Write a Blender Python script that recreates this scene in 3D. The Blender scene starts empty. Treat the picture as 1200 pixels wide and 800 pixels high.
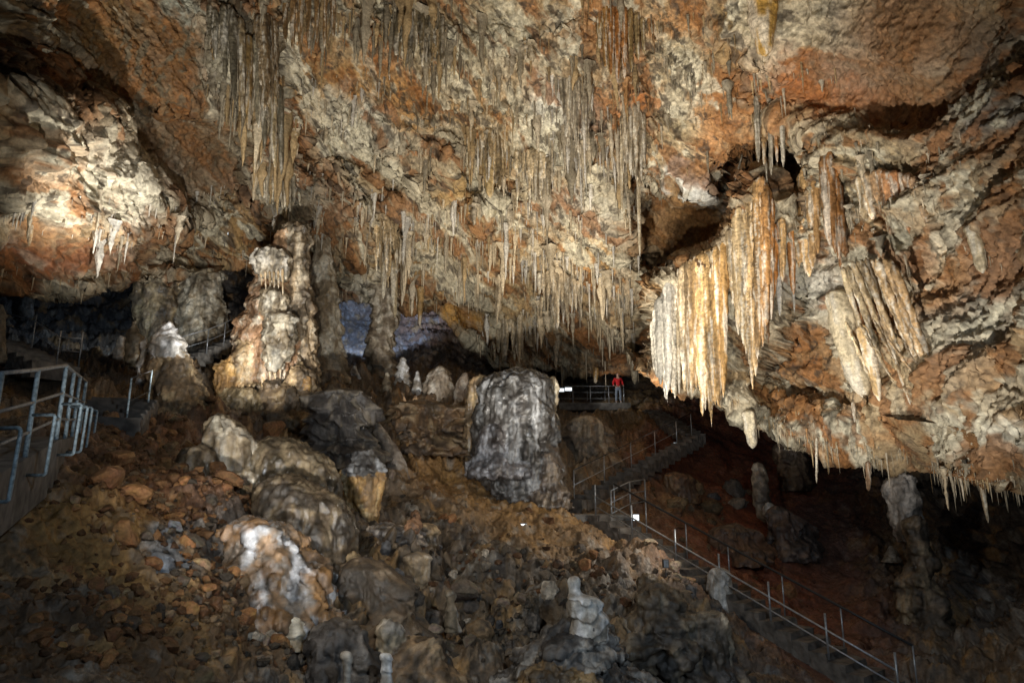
import bpy, bmesh, math, random
import numpy as np
from mathutils import Vector, Matrix

R = math.radians
rng = np.random.default_rng(7)
random.seed(7)
sc = bpy.context.scene
COL = sc.collection

# ------------------------------------------------------------------ camera
PITCH, FPX = R(12.5), 800.0
CT, ST = math.cos(PITCH), math.sin(PITCH)
cam_d = bpy.data.cameras.new('camera')
cam_d.sensor_width = 36.0
cam_d.lens = 36.0 * FPX / 1200.0
cam_d.clip_start, cam_d.clip_end = 0.1, 500.0
cam = bpy.data.objects.new('camera', cam_d)
COL.objects.link(cam)
cam.location = (0, 0, 0)
cam.rotation_euler = (R(90) + PITCH, 0, 0)
sc.camera = cam

# ------------------------------------------------------------------ world: a closed cave, faint bluish ambient added to lift the shadows
w = bpy.data.worlds.new('World')
sc.world = w
w.use_nodes = True
bg = w.node_tree.nodes['Background']
bg.inputs['Color'].default_value = (0.55, 0.65, 0.85, 1)
bg.inputs['Strength'].default_value = 0.012
sc.view_settings.view_transform = 'Standard'
sc.view_settings.look = 'None'
sc.view_settings.exposure = 0.3
sc.view_settings.gamma = 1.0
sc.view_settings.use_curve_mapping = False
sc.cycles.max_bounces = 5
sc.cycles.diffuse_bounces = 3
sc.cycles.glossy_bounces = 2
sc.cycles.sample_clamp_indirect = 1.0
sc.cycles.caustics_reflective = False
sc.cycles.blur_glossy = 1.0
sc.cycles.use_denoising = True

# ------------------------------------------------------------------ unseen spots standing for show-cave floodlights, some added as fill
WARM, NEUT, COOL = (1.0, 0.92, 0.80), (1.0, 0.97, 0.92), (0.68, 0.84, 1.0)
LAMPS = [  # location, target, watts, cone degrees, blend, colour, label
    ((-1.5, 4.5, -2.4), (-3.0, 27.0, 16.0), 6500, 80, 0.9, NEUT, None),
    ((-4.5, 21.0, 1.2), (3.0, 29.0, 17.0), 9500, 104, 0.8, NEUT, None),
    ((2.2, 27.3, 2.2), (2.0, 30.0, 17.0), 2200, 100, 0.9, WARM, None),
    ((-0.5, 14.5, -1.4), (3.0, 28.0, 17.0), 7500, 76, 0.9, WARM, None),
    ((3.6, 10.0, -3.9), (9.8, 22.0, 8.6), 6500, 68, 0.9, NEUT, None),
    ((1.0, 18.8, -0.8), (10.5, 24.0, 7.5), 4200, 76, 0.9, NEUT, None),
    ((-8.2, 17.0, 2.0), (-10.8, 18.3, 9.5), 3600, 72, 0.9, NEUT, None),
    ((-7.2, 16.8, 2.5), (-8.9, 24.6, 7.4), 2400, 62, 0.6, NEUT, None),
    ((-12.2, 25.0, 4.2), (-14.0, 32.0, 8.0), 1500, 84, 0.7, NEUT, None),  # unseen fill added to brighten the pale double column
    ((-3.2, 27.2, 3.2), (-4.6, 33.0, 4.8), 420, 84, 0.7, NEUT, None),  # unseen fill added to brighten the frosted stalagmites
    ((6.2, 27.0, 1.4), (4.5, 33.0, 13.0), 2400, 70, 0.9, WARM, None),
    ((-8.8, 37.0, 9.2), (-11.5, 52.0, 14.5), 9000, 80, 1.0, (0.36, 0.56, 1.0), None),
    ((-15.5, 27.0, 6.6), (-22.0, 33.0, 9.0), 200, 120, 1.0, COOL, None),  # weak cool fill added inside the left alcove
    ((3.4, 36.8, 6.3), (6.2, 38.8, 5.9), 130, 70, 0.8, NEUT, None),
    ((4.0, -1.0, 4.0), (1.0, 18.0, -3.0), 2100, 100, 1.0, COOL, None),  # unseen camera-side flash added to light the floor
    ((-5.0, 7.0, 3.5), (2.0, 19.0, -2.0), 900, 100, 1.0, WARM, None),  # unseen fill added from the left for the floor, in place of ceiling bounce
    ((6.5, 19.0, 1.2), (-2.0, 21.0, -2.0), 700, 110, 1.0, WARM, None),  # unseen side fill added from the right to model the floor
]
for i, (loc, tgt, watts, cone, blend, colr, lab) in enumerate(LAMPS):
    ld = bpy.data.lights.new('flood_and_fill_beam', 'SPOT')
    ld.energy = watts
    ld.color = colr
    ld.spot_size = R(cone)
    ld.spot_blend = blend
    ld.shadow_soft_size = 0.15
    lo = bpy.data.objects.new('flood_and_fill_beam', ld)
    COL.objects.link(lo)
    lo.location = loc
    lo.rotation_euler = (Vector(tgt) - Vector(loc)).to_track_quat('-Z', 'Y').to_euler()

# ------------------------------------------------------------------ pixels (1200 x 800 photograph) to places
def ray(px, py):
    u = (np.asarray(px, float) - 600.0) / FPX
    v = (400.0 - np.asarray(py, float)) / FPX
    return u, CT - v * ST, ST + v * CT
def PD(px, py, d):                      # at depth d along the optical axis
    u, dy, dz = ray(px, py)
    return np.stack(np.broadcast_arrays(u * d, dy * d, dz * d), -1)
def PY(px, py, Y):                      # at distance Y (world)
    u, dy, dz = ray(px, py)
    k = Y / dy
    return np.stack(np.broadcast_arrays(u * k, dy * k, dz * k), -1)
def project(P):
    d = P[..., 1] * CT + P[..., 2] * ST
    return 600 + FPX * P[..., 0] / d, 400 - FPX * (P[..., 2] * CT - P[..., 1] * ST) / d

# ------------------------------------------------------------------ noise
_perm = np.random.default_rng(11).permutation(256)
_perm = np.concatenate([_perm, _perm, _perm]).astype(np.int32)
_g = np.random.default_rng(5).normal(size=(256, 3))
_g = (_g / np.linalg.norm(_g, axis=1, keepdims=True)).astype(np.float32)
def perlin(p):
    p = np.asarray(p, np.float32)
    i = np.floor(p).astype(np.int32)
    f = p - i
    i &= 255
    u = f * f * f * (f * (f * 6 - 15) + 10)
    out = 0
    for a in (0, 1):
        wa = u[:, 0] if a else 1 - u[:, 0]
        for b in (0, 1):
            wb = wa * (u[:, 1] if b else 1 - u[:, 1])
            hab = _perm[_perm[i[:, 0] + a] + i[:, 1] + b]
            for c in (0, 1):
                wc = wb * (u[:, 2] if c else 1 - u[:, 2])
                g = _g[_perm[hab + i[:, 2] + c]]
                out = out + wc * (g[:, 0] * (f[:, 0] - a) + g[:, 1] * (f[:, 1] - b) + g[:, 2] * (f[:, 2] - c))
    return out * 1.5
def fbm(p, octs=4, gain=0.5, seed=0.0):
    p = np.asarray(p, np.float32) + np.float32(seed * 17.31)
    s, a = 0, 1.0
    for _ in range(octs):
        s = s + a * perlin(p)
        p = p * 2.03 + 5.7
        a *= gain
    return s
def ridged(p, octs=4, gain=0.5, seed=0.0):
    p = np.asarray(p, np.float32) + np.float32(seed * 13.7)
    s, a, t = 0, 1.0, 0
    for _ in range(octs):
        s = s + a * (1 - np.abs(perlin(p)) * 2)
        t += a
        p = p * 2.07 + 3.1
        a *= gain
    return s / t
def worley(p, seed=0):
    p = np.asarray(p, np.float32)
    i = np.floor(p).astype(np.int32)
    f = p - i
    best = np.full(len(p), 9.0, np.float32)
    bid = np.zeros(len(p), np.int32)
    for a in (-1, 0, 1):
        for b in (-1, 0, 1):
            for c in (-1, 0, 1):
                h = _perm[_perm[_perm[(i[:, 0] + a) & 255] + ((i[:, 1] + b) & 255)] + ((i[:, 2] + c + seed) & 255)]
                o = _g[h] * 0.4 + 0.5
                dx = a + o[:, 0] - f[:, 0]
                dy = b + o[:, 1] - f[:, 1]
                dz = c + o[:, 2] - f[:, 2]
                d2 = dx * dx + dy * dy + dz * dz
                m = d2 < best
                best = np.where(m, d2, best)
                bid = np.where(m, h, bid)
    return np.sqrt(best), bid
def sstep(a, b, x):
    t = np.clip((x - a) / (b - a), 0, 1)
    return t * t * (3 - 2 * t)
def lerp3(c, col, w_):
    return c + (np.asarray(col, np.float32) - c) * w_[:, None]

# ------------------------------------------------------------------ meshes and tags
def raw_mesh(name, V, F, C=None, smooth=True):
    V = np.asarray(V, np.float32)
    F = np.asarray(F, np.int32)
    k = F.shape[1]
    me = bpy.data.meshes.new(name)
    me.vertices.add(len(V))
    me.vertices.foreach_set('co', V.ravel())
    me.loops.add(F.size)
    me.loops.foreach_set('vertex_index', F.ravel())
    me.polygons.add(len(F))
    me.polygons.foreach_set('loop_start', np.arange(0, F.size, k, dtype=np.int32))
    me.polygons.foreach_set('loop_total', np.full(len(F), k, np.int32))
    me.update(calc_edges=True)
    me.polygons.foreach_set('use_smooth', np.full(len(F), smooth))
    if C is not None:
        at = me.color_attributes.new('Col', 'FLOAT_COLOR', 'POINT')
        at.data.foreach_set('color', np.concatenate([np.clip(C, 0, 1), np.ones((len(C), 1))], 1).astype(np.float32).ravel())
    me.validate()
    return me
def grid_faces(nr, nc, wrap=False):
    r = np.arange(nr - 1)[:, None]
    c = np.arange(nc if wrap else nc - 1)[None, :]
    c2 = (c + 1) % nc
    return np.stack([r * nc + c, (r + 1) * nc + c, (r + 1) * nc + c2, r * nc + c2], -1).reshape(-1, 4)
def obj(name, me, mat=None, parent=None, loc=None):
    o = bpy.data.objects.new(name, me)
    COL.objects.link(o)
    if mat is not None and me is not None and len(me.materials) == 0:
        me.materials.append(mat)
    if loc is not None:
        o.location = loc
    if parent is not None:
        o.parent = parent
    return o
def tag(o, label=None, cat=None, group=None, kind=None):
    if label: o['label'] = label
    if cat: o['category'] = cat
    if group: o['group'] = group
    if kind: o['kind'] = kind
    return o
def thing(name, label, cat, loc, group=None):
    return tag(obj(name, None, loc=loc), label, cat, group)

# ------------------------------------------------------------------ materials
def rock_material(name, bump=0.5, rough=(0.45, 0.85), grain=9.0, rnd=0.0, spec=0.4, cellw=0.5):
    m = bpy.data.materials.new(name)
    m.use_nodes = True
    nt = m.node_tree
    N, L = nt.nodes, nt.links
    bs = N['Principled BSDF']
    geo = N.new('ShaderNodeNewGeometry')
    att = N.new('ShaderNodeAttribute'); att.attribute_name = 'Col'
    n1 = N.new('ShaderNodeTexNoise'); n1.inputs['Scale'].default_value = grain; n1.inputs['Detail'].default_value = 7; n1.inputs['Roughness'].default_value = 0.68
    L.new(geo.outputs['Position'], n1.inputs['Vector'])
    r1 = N.new('ShaderNodeMapRange'); r1.inputs[1].default_value = 0.32; r1.inputs[2].default_value = 0.68; r1.inputs[3].default_value = 0.55; r1.inputs[4].default_value = 1.40
    L.new(n1.outputs['Fac'], r1.inputs[0])
    fac = r1.outputs[0]
    if rnd:
        oi = N.new('ShaderNodeObjectInfo')
        rr = N.new('ShaderNodeMapRange'); rr.inputs[3].default_value = 1 - rnd; rr.inputs[4].default_value = 1 + rnd
        L.new(oi.outputs['Random'], rr.inputs[0])
        mu = N.new('ShaderNodeMath'); mu.operation = 'MULTIPLY'
        L.new(fac, mu.inputs[0]); L.new(rr.outputs[0], mu.inputs[1])
        fac = mu.outputs[0]
    mx = N.new('ShaderNodeVectorMath'); mx.operation = 'SCALE'
    L.new(att.outputs['Color'], mx.inputs[0]); L.new(fac, mx.inputs['Scale'])
    L.new(mx.outputs[0], bs.inputs['Base Color'])
    n2 = N.new('ShaderNodeTexNoise'); n2.inputs['Scale'].default_value = 2.3; n2.inputs['Detail'].default_value = 4
    L.new(geo.outputs['Position'], n2.inputs['Vector'])
    r2 = N.new('ShaderNodeMapRange'); r2.inputs[1].default_value = 0.35; r2.inputs[2].default_value = 0.65; r2.inputs[3].default_value = rough[0]; r2.inputs[4].default_value = rough[1]
    L.new(n2.outputs['Fac'], r2.inputs[0]); L.new(r2.outputs[0], bs.inputs['Roughness'])
    bs.inputs['Specular IOR Level'].default_value = spec
    vo = N.new('ShaderNodeTexVoronoi'); vo.inputs['Scale'].default_value = grain * 0.9
    L.new(geo.outputs['Position'], vo.inputs['Vector'])
    ad = N.new('ShaderNodeMath'); ad.operation = 'MULTIPLY_ADD'; ad.inputs[1].default_value = -cellw
    L.new(vo.outputs['Distance'], ad.inputs[0]); L.new(n1.outputs['Fac'], ad.inputs[2])
    bp = N.new('ShaderNodeBump'); bp.inputs['Strength'].default_value = bump; bp.inputs['Distance'].default_value = 0.12
    L.new(ad.outputs[0], bp.inputs['Height']); L.new(bp.outputs[0], bs.inputs['Normal'])
    return m
def plain_material(name, col, rough=0.5, metal=0.0, noise=0.25, scale=14.0, bump=0.1):
    m = bpy.data.materials.new(name)
    m.use_nodes = True
    nt = m.node_tree
    N, L = nt.nodes, nt.links
    bs = N['Principled BSDF']
    geo = N.new('ShaderNodeNewGeometry')
    n1 = N.new('ShaderNodeTexNoise'); n1.inputs['Scale'].default_value = scale; n1.inputs['Detail'].default_value = 5
    L.new(geo.outputs['Position'], n1.inputs['Vector'])
    cr = N.new('ShaderNodeValToRGB')
    cr.color_ramp.elements[0].position = 0.33; cr.color_ramp.elements[1].position = 0.66
    cr.color_ramp.elements[0].color = tuple(c * (1 - noise) for c in col) + (1,)
    cr.color_ramp.elements[1].color = tuple(min(1, c * (1 + noise)) for c in col) + (1,)
    L.new(n1.outputs['Fac'], cr.inputs[0]); L.new(cr.outputs[0], bs.inputs['Base Color'])
    bs.inputs['Roughness'].default_value = rough
    bs.inputs['Metallic'].default_value = metal
    if bump:
        bp = N.new('ShaderNodeBump'); bp.inputs['Strength'].default_value = bump; bp.inputs['Distance'].default_value = 0.03
        L.new(n1.outputs['Fac'], bp.inputs['Height']); L.new(bp.outputs[0], bs.inputs['Normal'])
    return m
M = {
    'ceiling': rock_material('calcite_ceiling', 0.55, (0.5, 0.9), 7.0, spec=0.3),
    'floor': rock_material('cave_floor_rock', 0.6, (0.22, 0.8), 9.0, spec=0.5),
    'drip': rock_material('dripstone', 0.35, (0.4, 0.8), 10.0, rnd=0.25, spec=0.35),
    'flow': rock_material('flowstone', 0.4, (0.25, 0.7), 8.0, spec=0.5),
    'wet': rock_material('wet_flowstone', 0.25, (0.16, 0.5), 6.0, spec=0.6, cellw=.1),
    'stone': rock_material('loose_stone', 0.6, (0.4, 0.9), 13.0, rnd=0.5),
    'step': plain_material('dark_step', (0.12, 0.105, 0.09), 0.9, 0, 0.45, 4.0, 0.6),  # darker, browner concrete tone for the steps
    'concrete': plain_material('old_concrete', (0.17, 0.16, 0.145), 0.85, 0, 0.4, 5.0, 0.5),
    'steel': plain_material('galvanised_pipe', (0.36, 0.38, 0.40), 0.42, 0.55, 0.25),
    'blue_pipe': plain_material('worn_blue_paint', (0.30, 0.38, 0.42), 0.5, 0.1, 0.45, 22.0),
    'dark_pipe': plain_material('dark_handrail', (0.03, 0.03, 0.032), 0.5, 0.2),
    'lamp_body': plain_material('lamp_housing', (0.05, 0.05, 0.055), 0.45, 0.3),
    'red': plain_material('red_fabric', (0.55, 0.015, 0.02), 0.85, 0, 0.25, 30),
    'denim': plain_material('pale_denim', (0.20, 0.24, 0.30), 0.9, 0, 0.25, 30),
    'skin': plain_material('skin', (0.50, 0.30, 0.22), 0.6, 0, 0.1),
    'hair': plain_material('grey_hair', (0.40, 0.37, 0.34), 0.8, 0, 0.3, 60),
    'shoe': plain_material('pale_shoes', (0.45, 0.43, 0.40), 0.7, 0, 0.2),
    'eye': plain_material('dark_iris', (0.03, 0.02, 0.02), 0.3, 0, 0.1),
    'lip': plain_material('lips', (0.40, 0.14, 0.12), 0.5, 0, 0.1),
}
lens = bpy.data.materials.new('lit_lens')
lens.use_nodes = True
_b = lens.node_tree.nodes['Principled BSDF']
_b.inputs['Base Color'].default_value = (0.8, 0.85, 0.9, 1)
_b.inputs['Emission Color'].default_value = (0.85, 0.95, 1.0, 1)
_b.inputs['Emission Strength'].default_value = 1.6
M['lens'] = lens

WHITE, CREAM, TAN, OCHRE = (.66, .62, .54), (.58, .47, .31), (.38, .27, .16), (.42, .22, .07)
ORANGE, RUST, OLIVE, GREY = (.40, .16, .045), (.20, .075, .025), (.23, .20, .14), (.15, .14, .125)
DARK, EARTH, BLUEG = (.055, .05, .045), (.13, .042, .02), (.30, .32, .35)

# ------------------------------------------------------------------ smooth interpolation of depth between known places
def tps(ctrl):
    c = np.array(ctrl, float)
    xy, z = c[:, :2] / 200.0, np.log(c[:, 2])
    n = len(c)
    def ker(d2): return 0.5 * d2 * np.log(d2 + 1e-9)
    K = ker(((xy[:, None] - xy[None]) ** 2).sum(-1)) + np.eye(n) * 0.02
    Pm = np.concatenate([np.ones((n, 1)), xy], 1)
    A = np.block([[K, Pm], [Pm.T, np.zeros((3, 3))]])
    s = np.linalg.solve(A, np.concatenate([z, np.zeros(3)]))
    def f(px, py):
        q = np.stack([np.ravel(px), np.ravel(py)], -1) / 200.0
        out = np.empty(len(q))
        for a in range(0, len(q), 60000):
            b = q[a:a + 60000]
            out[a:a + 60000] = ker(((b[:, None] - xy[None]) ** 2).sum(-1)) @ s[:n] + s[n] + b @ s[n + 1:]
        return np.exp(out).reshape(np.shape(px))
    return f
def poly_sd(px, py, poly):               # signed distance in pixels, positive inside
    p = np.array(poly, float)
    best = np.full(px.shape, 1e9)
    ins = np.zeros(px.shape, bool)
    for i in range(len(p)):
        a, b = p[i], p[(i + 1) % len(p)]
        e = b - a
        t = np.clip(((px - a[0]) * e[0] + (py - a[1]) * e[1]) / (e @ e + 1e-9), 0, 1)
        best = np.minimum(best, (px - a[0] - t * e[0]) ** 2 + (py - a[1] - t * e[1]) ** 2)
        c = (a[1] > py) != (b[1] > py)
        ins ^= c & (px < (b[0] - a[0]) * (py - a[1]) / (b[1] - a[1] + 1e-12) + a[0])
    return np.where(ins, 1, -1) * np.sqrt(best)
def normals(G):
    du = np.gradient(G, axis=1)
    dv = np.gradient(G, axis=0)
    n = np.cross(dv, du)
    return n / (np.linalg.norm(n, axis=-1, keepdims=True) + 1e-9)
def blobs(px, py, col, lst):
    for (x, y, rx, ry, ang, c, s) in lst:
        a = R(ang)
        dx, dy = px - x, py - y
        q = ((dx * math.cos(a) + dy * math.sin(a)) / rx) ** 2 + ((-dx * math.sin(a) + dy * math.cos(a)) / ry) ** 2
        col = lerp3(col, c, (s * np.exp(-q * q)).astype(np.float32))
    return col

# ================================================================== THE CEILING
ceil_ctrl = [
    (-320, -360, 13), (0, -360, 17), (300, -360, 20), (600, -360, 21), (900, -360, 18), (1200, -360, 13), (1520, -360, 9),
    (-320, 0, 15), (-320, 300, 16), (1520, 0, 10.5), (1520, 300, 10), (1520, 640, 9.8),
    (0, 0, 18.5), (0, 100, 18.5), (0, 200, 19), (0, 320, 21.5), (150, 0, 22), (150, 150, 23.5), (150, 250, 24.5), (150, 320, 26.5),
    (300, 0, 24), (300, 150, 27.5), (300, 250, 30.5), (250, 300, 31.5), (400, 100, 28), (400, 200, 31.5), (400, 340, 36.5), (450, 0, 26.5), (500, 340, 38), (560, 400, 39.5),
    (600, 0, 27), (600, 100, 30), (600, 200, 33), (600, 300, 36.5), (640, 400, 39.5), (700, 430, 40.5),
    (800, 0, 26), (800, 100, 28.5), (800, 200, 30.5), (780, 300, 33.5), (770, 400, 36), (800, 450, 33),
    (900, 0, 24), (900, 100, 25.5), (900, 200, 27.5), (900, 300, 27.5), (900, 400, 27.5), (900, 490, 27), (850, 460, 28),
    (1000, 0, 21.5), (1000, 150, 23), (1000, 300, 23.2), (1000, 400, 22.5), (1000, 520, 23),
    (1100, 0, 19), (1100, 150, 20), (1100, 300, 19.5), (1100, 450, 18.8), (1100, 540, 19.5),
    (1200, 0, 16.5), (1200, 150, 16.5), (1200, 300, 15.8), (1200, 450, 15), (1200, 560, 15.5),
]
ceil_d = tps(ceil_ctrl)
EX = [-320, 0, 90, 160, 200, 240, 290, 330, 400, 440, 480, 510, 545, 580, 640, 700, 745, 770, 800, 850, 900, 950, 1000, 1100, 1200, 1520]
EYv = [335, 324, 326, 318, 300, 300, 306, 318, 338, 346, 352, 350, 392, 424, 426, 436, 430, 432, 452, 464, 488, 508, 524, 545, 566, 650]
def edge_y(px): return np.interp(px, EX, EYv)
NCIN, NRIN = 960, 380
cpx = np.concatenate([np.linspace(-320, 0, 50)[:-1], np.linspace(0, 1200, NCIN), np.linspace(1200, 1520, 50)[1:]])
NT0, NCURL = 60, 36
Ecol = edge_y(cpx)
rows = [(-360 + 360 * k / NT0) + 0 * cpx for k in range(NT0)] + [Ecol * (k / (NRIN - 1)) for k in range(NRIN)]
gpy = np.array(rows)
gpx = np.broadcast_to(cpx, gpy.shape)
cd = ceil_d(gpx, gpy)
P0 = PD(gpx, gpy, cd)
flat = P0.reshape(-1, 3)
wx = fbm(flat * 0.9, 4, seed=1).reshape(gpy.shape) * 9
wy = fbm(flat * 0.9, 4, seed=2).reshape(gpy.shape) * 9
qx, qy = gpx + wx, gpy + wy
def soft(poly, wdt): return 1 / (1 + np.exp(-np.clip(poly_sd(qx, qy, poly) / wdt, -30, 30)))
lobe = [(-400, 60), (0, 92), (60, 104), (105, 138), (150, 165), (198, 232), (190, 262), (170, 290), (180, 420), (-400, 420)]
dome = [(135, 130), (215, 128), (290, 150), (300, 225), (255, 245), (200, 250), (165, 190)]
cav = [(752, 262), (742, 210), (762, 205), (790, 238), (835, 232), (858, 190), (905, 165), (950, 175), (935, 230), (880, 280), (840, 300), (752, 312)]
under = [(862, 400), (905, 345), (960, 330), (990, 400), (1020, 470), (950, 470), (870, 440)]
off = -3.2 * soft(lobe, 7) + 1.9 * soft(dome, 6) + 5.0 * soft(cav, 5) + 1.6 * soft(under, 9)
for poly, a, wd in [
    ([(250, 0), (330, 0), (330, 60), (345, 200), (300, 190), (285, 130), (255, 80)], -1.2, 8),
    ([(370, 30), (760, 40), (750, 120), (560, 110), (420, 160), (380, 90)], -0.6, 9),
    ([(480, 150), (540, 180), (620, 265), (690, 300), (640, 300), (540, 250)], -0.7, 6),
    ([(540, 195), (600, 185), (610, 230), (545, 232)], 1.2, 4),
    ([(850, 60), (990, 90), (1110, 135), (1020, 150), (960, 135), (890, 130)], 0.7, 6),
    ([(925, 165), (1090, 130), (1200, 90), (1300, 300), (1100, 310), (1000, 300)], -0.8, 9),
    ([(700, 130), (760, 150), (750, 260), (700, 240)], -0.6, 6),
    ([(300, 200), (420, 230), (470, 300), (440, 330), (330, 280)], -0.9, 8),
    ([(355, 150), (440, 160), (460, 200), (360, 200)], 1.0, 4),
    ([(445, 205), (475, 200), (480, 225), (450, 228)], 1.2, 4),
    ([(1020, 300), (1100, 330), (1200, 480), (1200, 560), (1080, 470), (1040, 380)], -0.7, 10),
    ([(510, 352), (580, 362), (585, 392), (560, 395)], 1.2, 4),
]:
    off = off + a * soft(poly, wd)
dfull = cd + off
shelf = [(760, 350), (778, 322), (812, 300), (845, 282), (868, 240), (892, 208), (905, 215), (925, 250), (935, 330), (880, 470), (860, 520), (760, 520)]
w_s = 1 / (1 + np.exp(-np.clip(poly_sd(gpx + 0.4 * wx, gpy + 0.4 * wy, shelf) / 2.5, -30, 30)))
dfull = dfull * (1 - w_s) + (27.3 - 1.6 * sstep(770, 900, gpx)) * w_s
P1 = PD(gpx, gpy, dfull)
# the underside curls back behind the lower lip
last = P1[-1]
curl = []
for k in range(1, NCURL + 1):
    t = k / NCURL
    back = 7.0 * t ** 1.3
    curl.append(last + np.stack([0 * cpx, back + 0 * cpx, 0.35 * np.sin(t * 1.6) * back - 0.25 * np.sin(min(1, t * 6) * 3.14) + 0 * cpx], -1))
G = np.concatenate([P1, np.array(curl)], 0)
gpxF = np.broadcast_to(cpx, G.shape[:2])
gpyF = np.concatenate([gpy, np.repeat(gpy[-1:], NCURL, 0)], 0)
Nn = normals(G)
flat = G.reshape(-1, 3)
FX, FY = gpxF.ravel(), gpyF.ravel()
# smooth bare rock (dome, upper right, upper left) or encrusted
smooth_m = np.zeros(len(flat))
for (x, y, rx, ry) in [(170, 60, 120, 60), (210, 180, 90, 60), (1000, 100, 120, 55), (1080, 30, 110, 60), (800, 265, 60, 40), (80, 290, 90, 30), (545, 372, 34, 18)]:
    smooth_m = np.maximum(smooth_m, np.exp(-(((FX - x) / rx) ** 2 + ((FY - y) / ry) ** 2) ** 2))
crust = 1 - 0.93 * smooth_m
st = flat * np.array([1.0, 1.0, 0.16])
big = fbm(flat * 0.28, 3, seed=3) * 0.55
strata = ridged((flat @ np.array([[0.9, 0.25, 0.0], [0.1, 0.9, -0.2], [-0.25, 0.5, 1.6]]).T) * 0.42, 3, seed=4)
mid = ridged(flat * 0.75, 4, 0.55, seed=5)
flute = ridged(st * 2.4, 3, 0.6, seed=6)
flute2 = ridged(st * 6.0, 2, 0.6, seed=16)
fine = fbm(flat * 4.5, 3, 0.6, seed=7)
wl, wid = worley(flat * 3.2)
fl_region = fbm(flat * 0.22, 2, seed=8)
right = sstep(950, 1080, FX)
fluted = (0.35 + 0.65 * sstep(-0.15, 0.25, fl_region)) * (1 - 0.7 * right)
terr = (flat[:, 1] - flat[:, 2]) / 3.4 + 1.2 * fbm(flat * 0.15, 3, seed=12) + 0.35 * fbm(flat * 0.7, 3, 0.6, seed=13)
phase = terr % 1.0
lip = phase ** 2 * sstep(1.0, 0.9, phase)
ang = R(38) + R(14) * right
wv = 1.1 * fbm(flat * 0.12, 2, seed=17)
perp = flat[:, 0] * np.sin(ang) + flat[:, 2] * np.cos(ang) + wv
alng = flat[:, 0] * np.cos(ang) - flat[:, 2] * np.sin(ang)
def swept(fp, fy, fa): return np.stack([perp * fp, flat[:, 1] * fy, alng * fa], -1)
band1 = ridged(swept(.33, .08, .06), 2, .5, seed=18)
band2 = ridged(swept(1.0, .25, .15), 3, .55, seed=19)
band3 = ridged(swept(3.0, .8, .5), 3, .6, seed=20)
disp = big + crust * (0.50 * (1 - .8 * right) * (lip - 0.25) + (1.0 - .45 * right) * (band1 - .5) + 0.42 * (band2 - .4) + (0.07 + .07 * right) * (band3 - .4)
    + 0.10 * (mid - 0.4) + 0.32 * fluted * (flute - 0.3) + 0.16 * fluted * (flute2 - .3) + 0.06 * fine - 0.04 * wl) + (1 - crust) * (0.1 * fine + 0.25 * (band2 - .4))
disp = disp + right * crust * (0.10 * ridged(flat * 2.2, 3, 0.6, seed=9) + 0.05 * fine)
fade = np.ones(G.shape[:2]); fade[NT0 + NRIN:] = np.linspace(1, 0.3, NCURL)[:, None]
G2 = (flat + Nn.reshape(-1, 3) * (disp * fade.ravel())[:, None]).reshape(G.shape)

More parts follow.
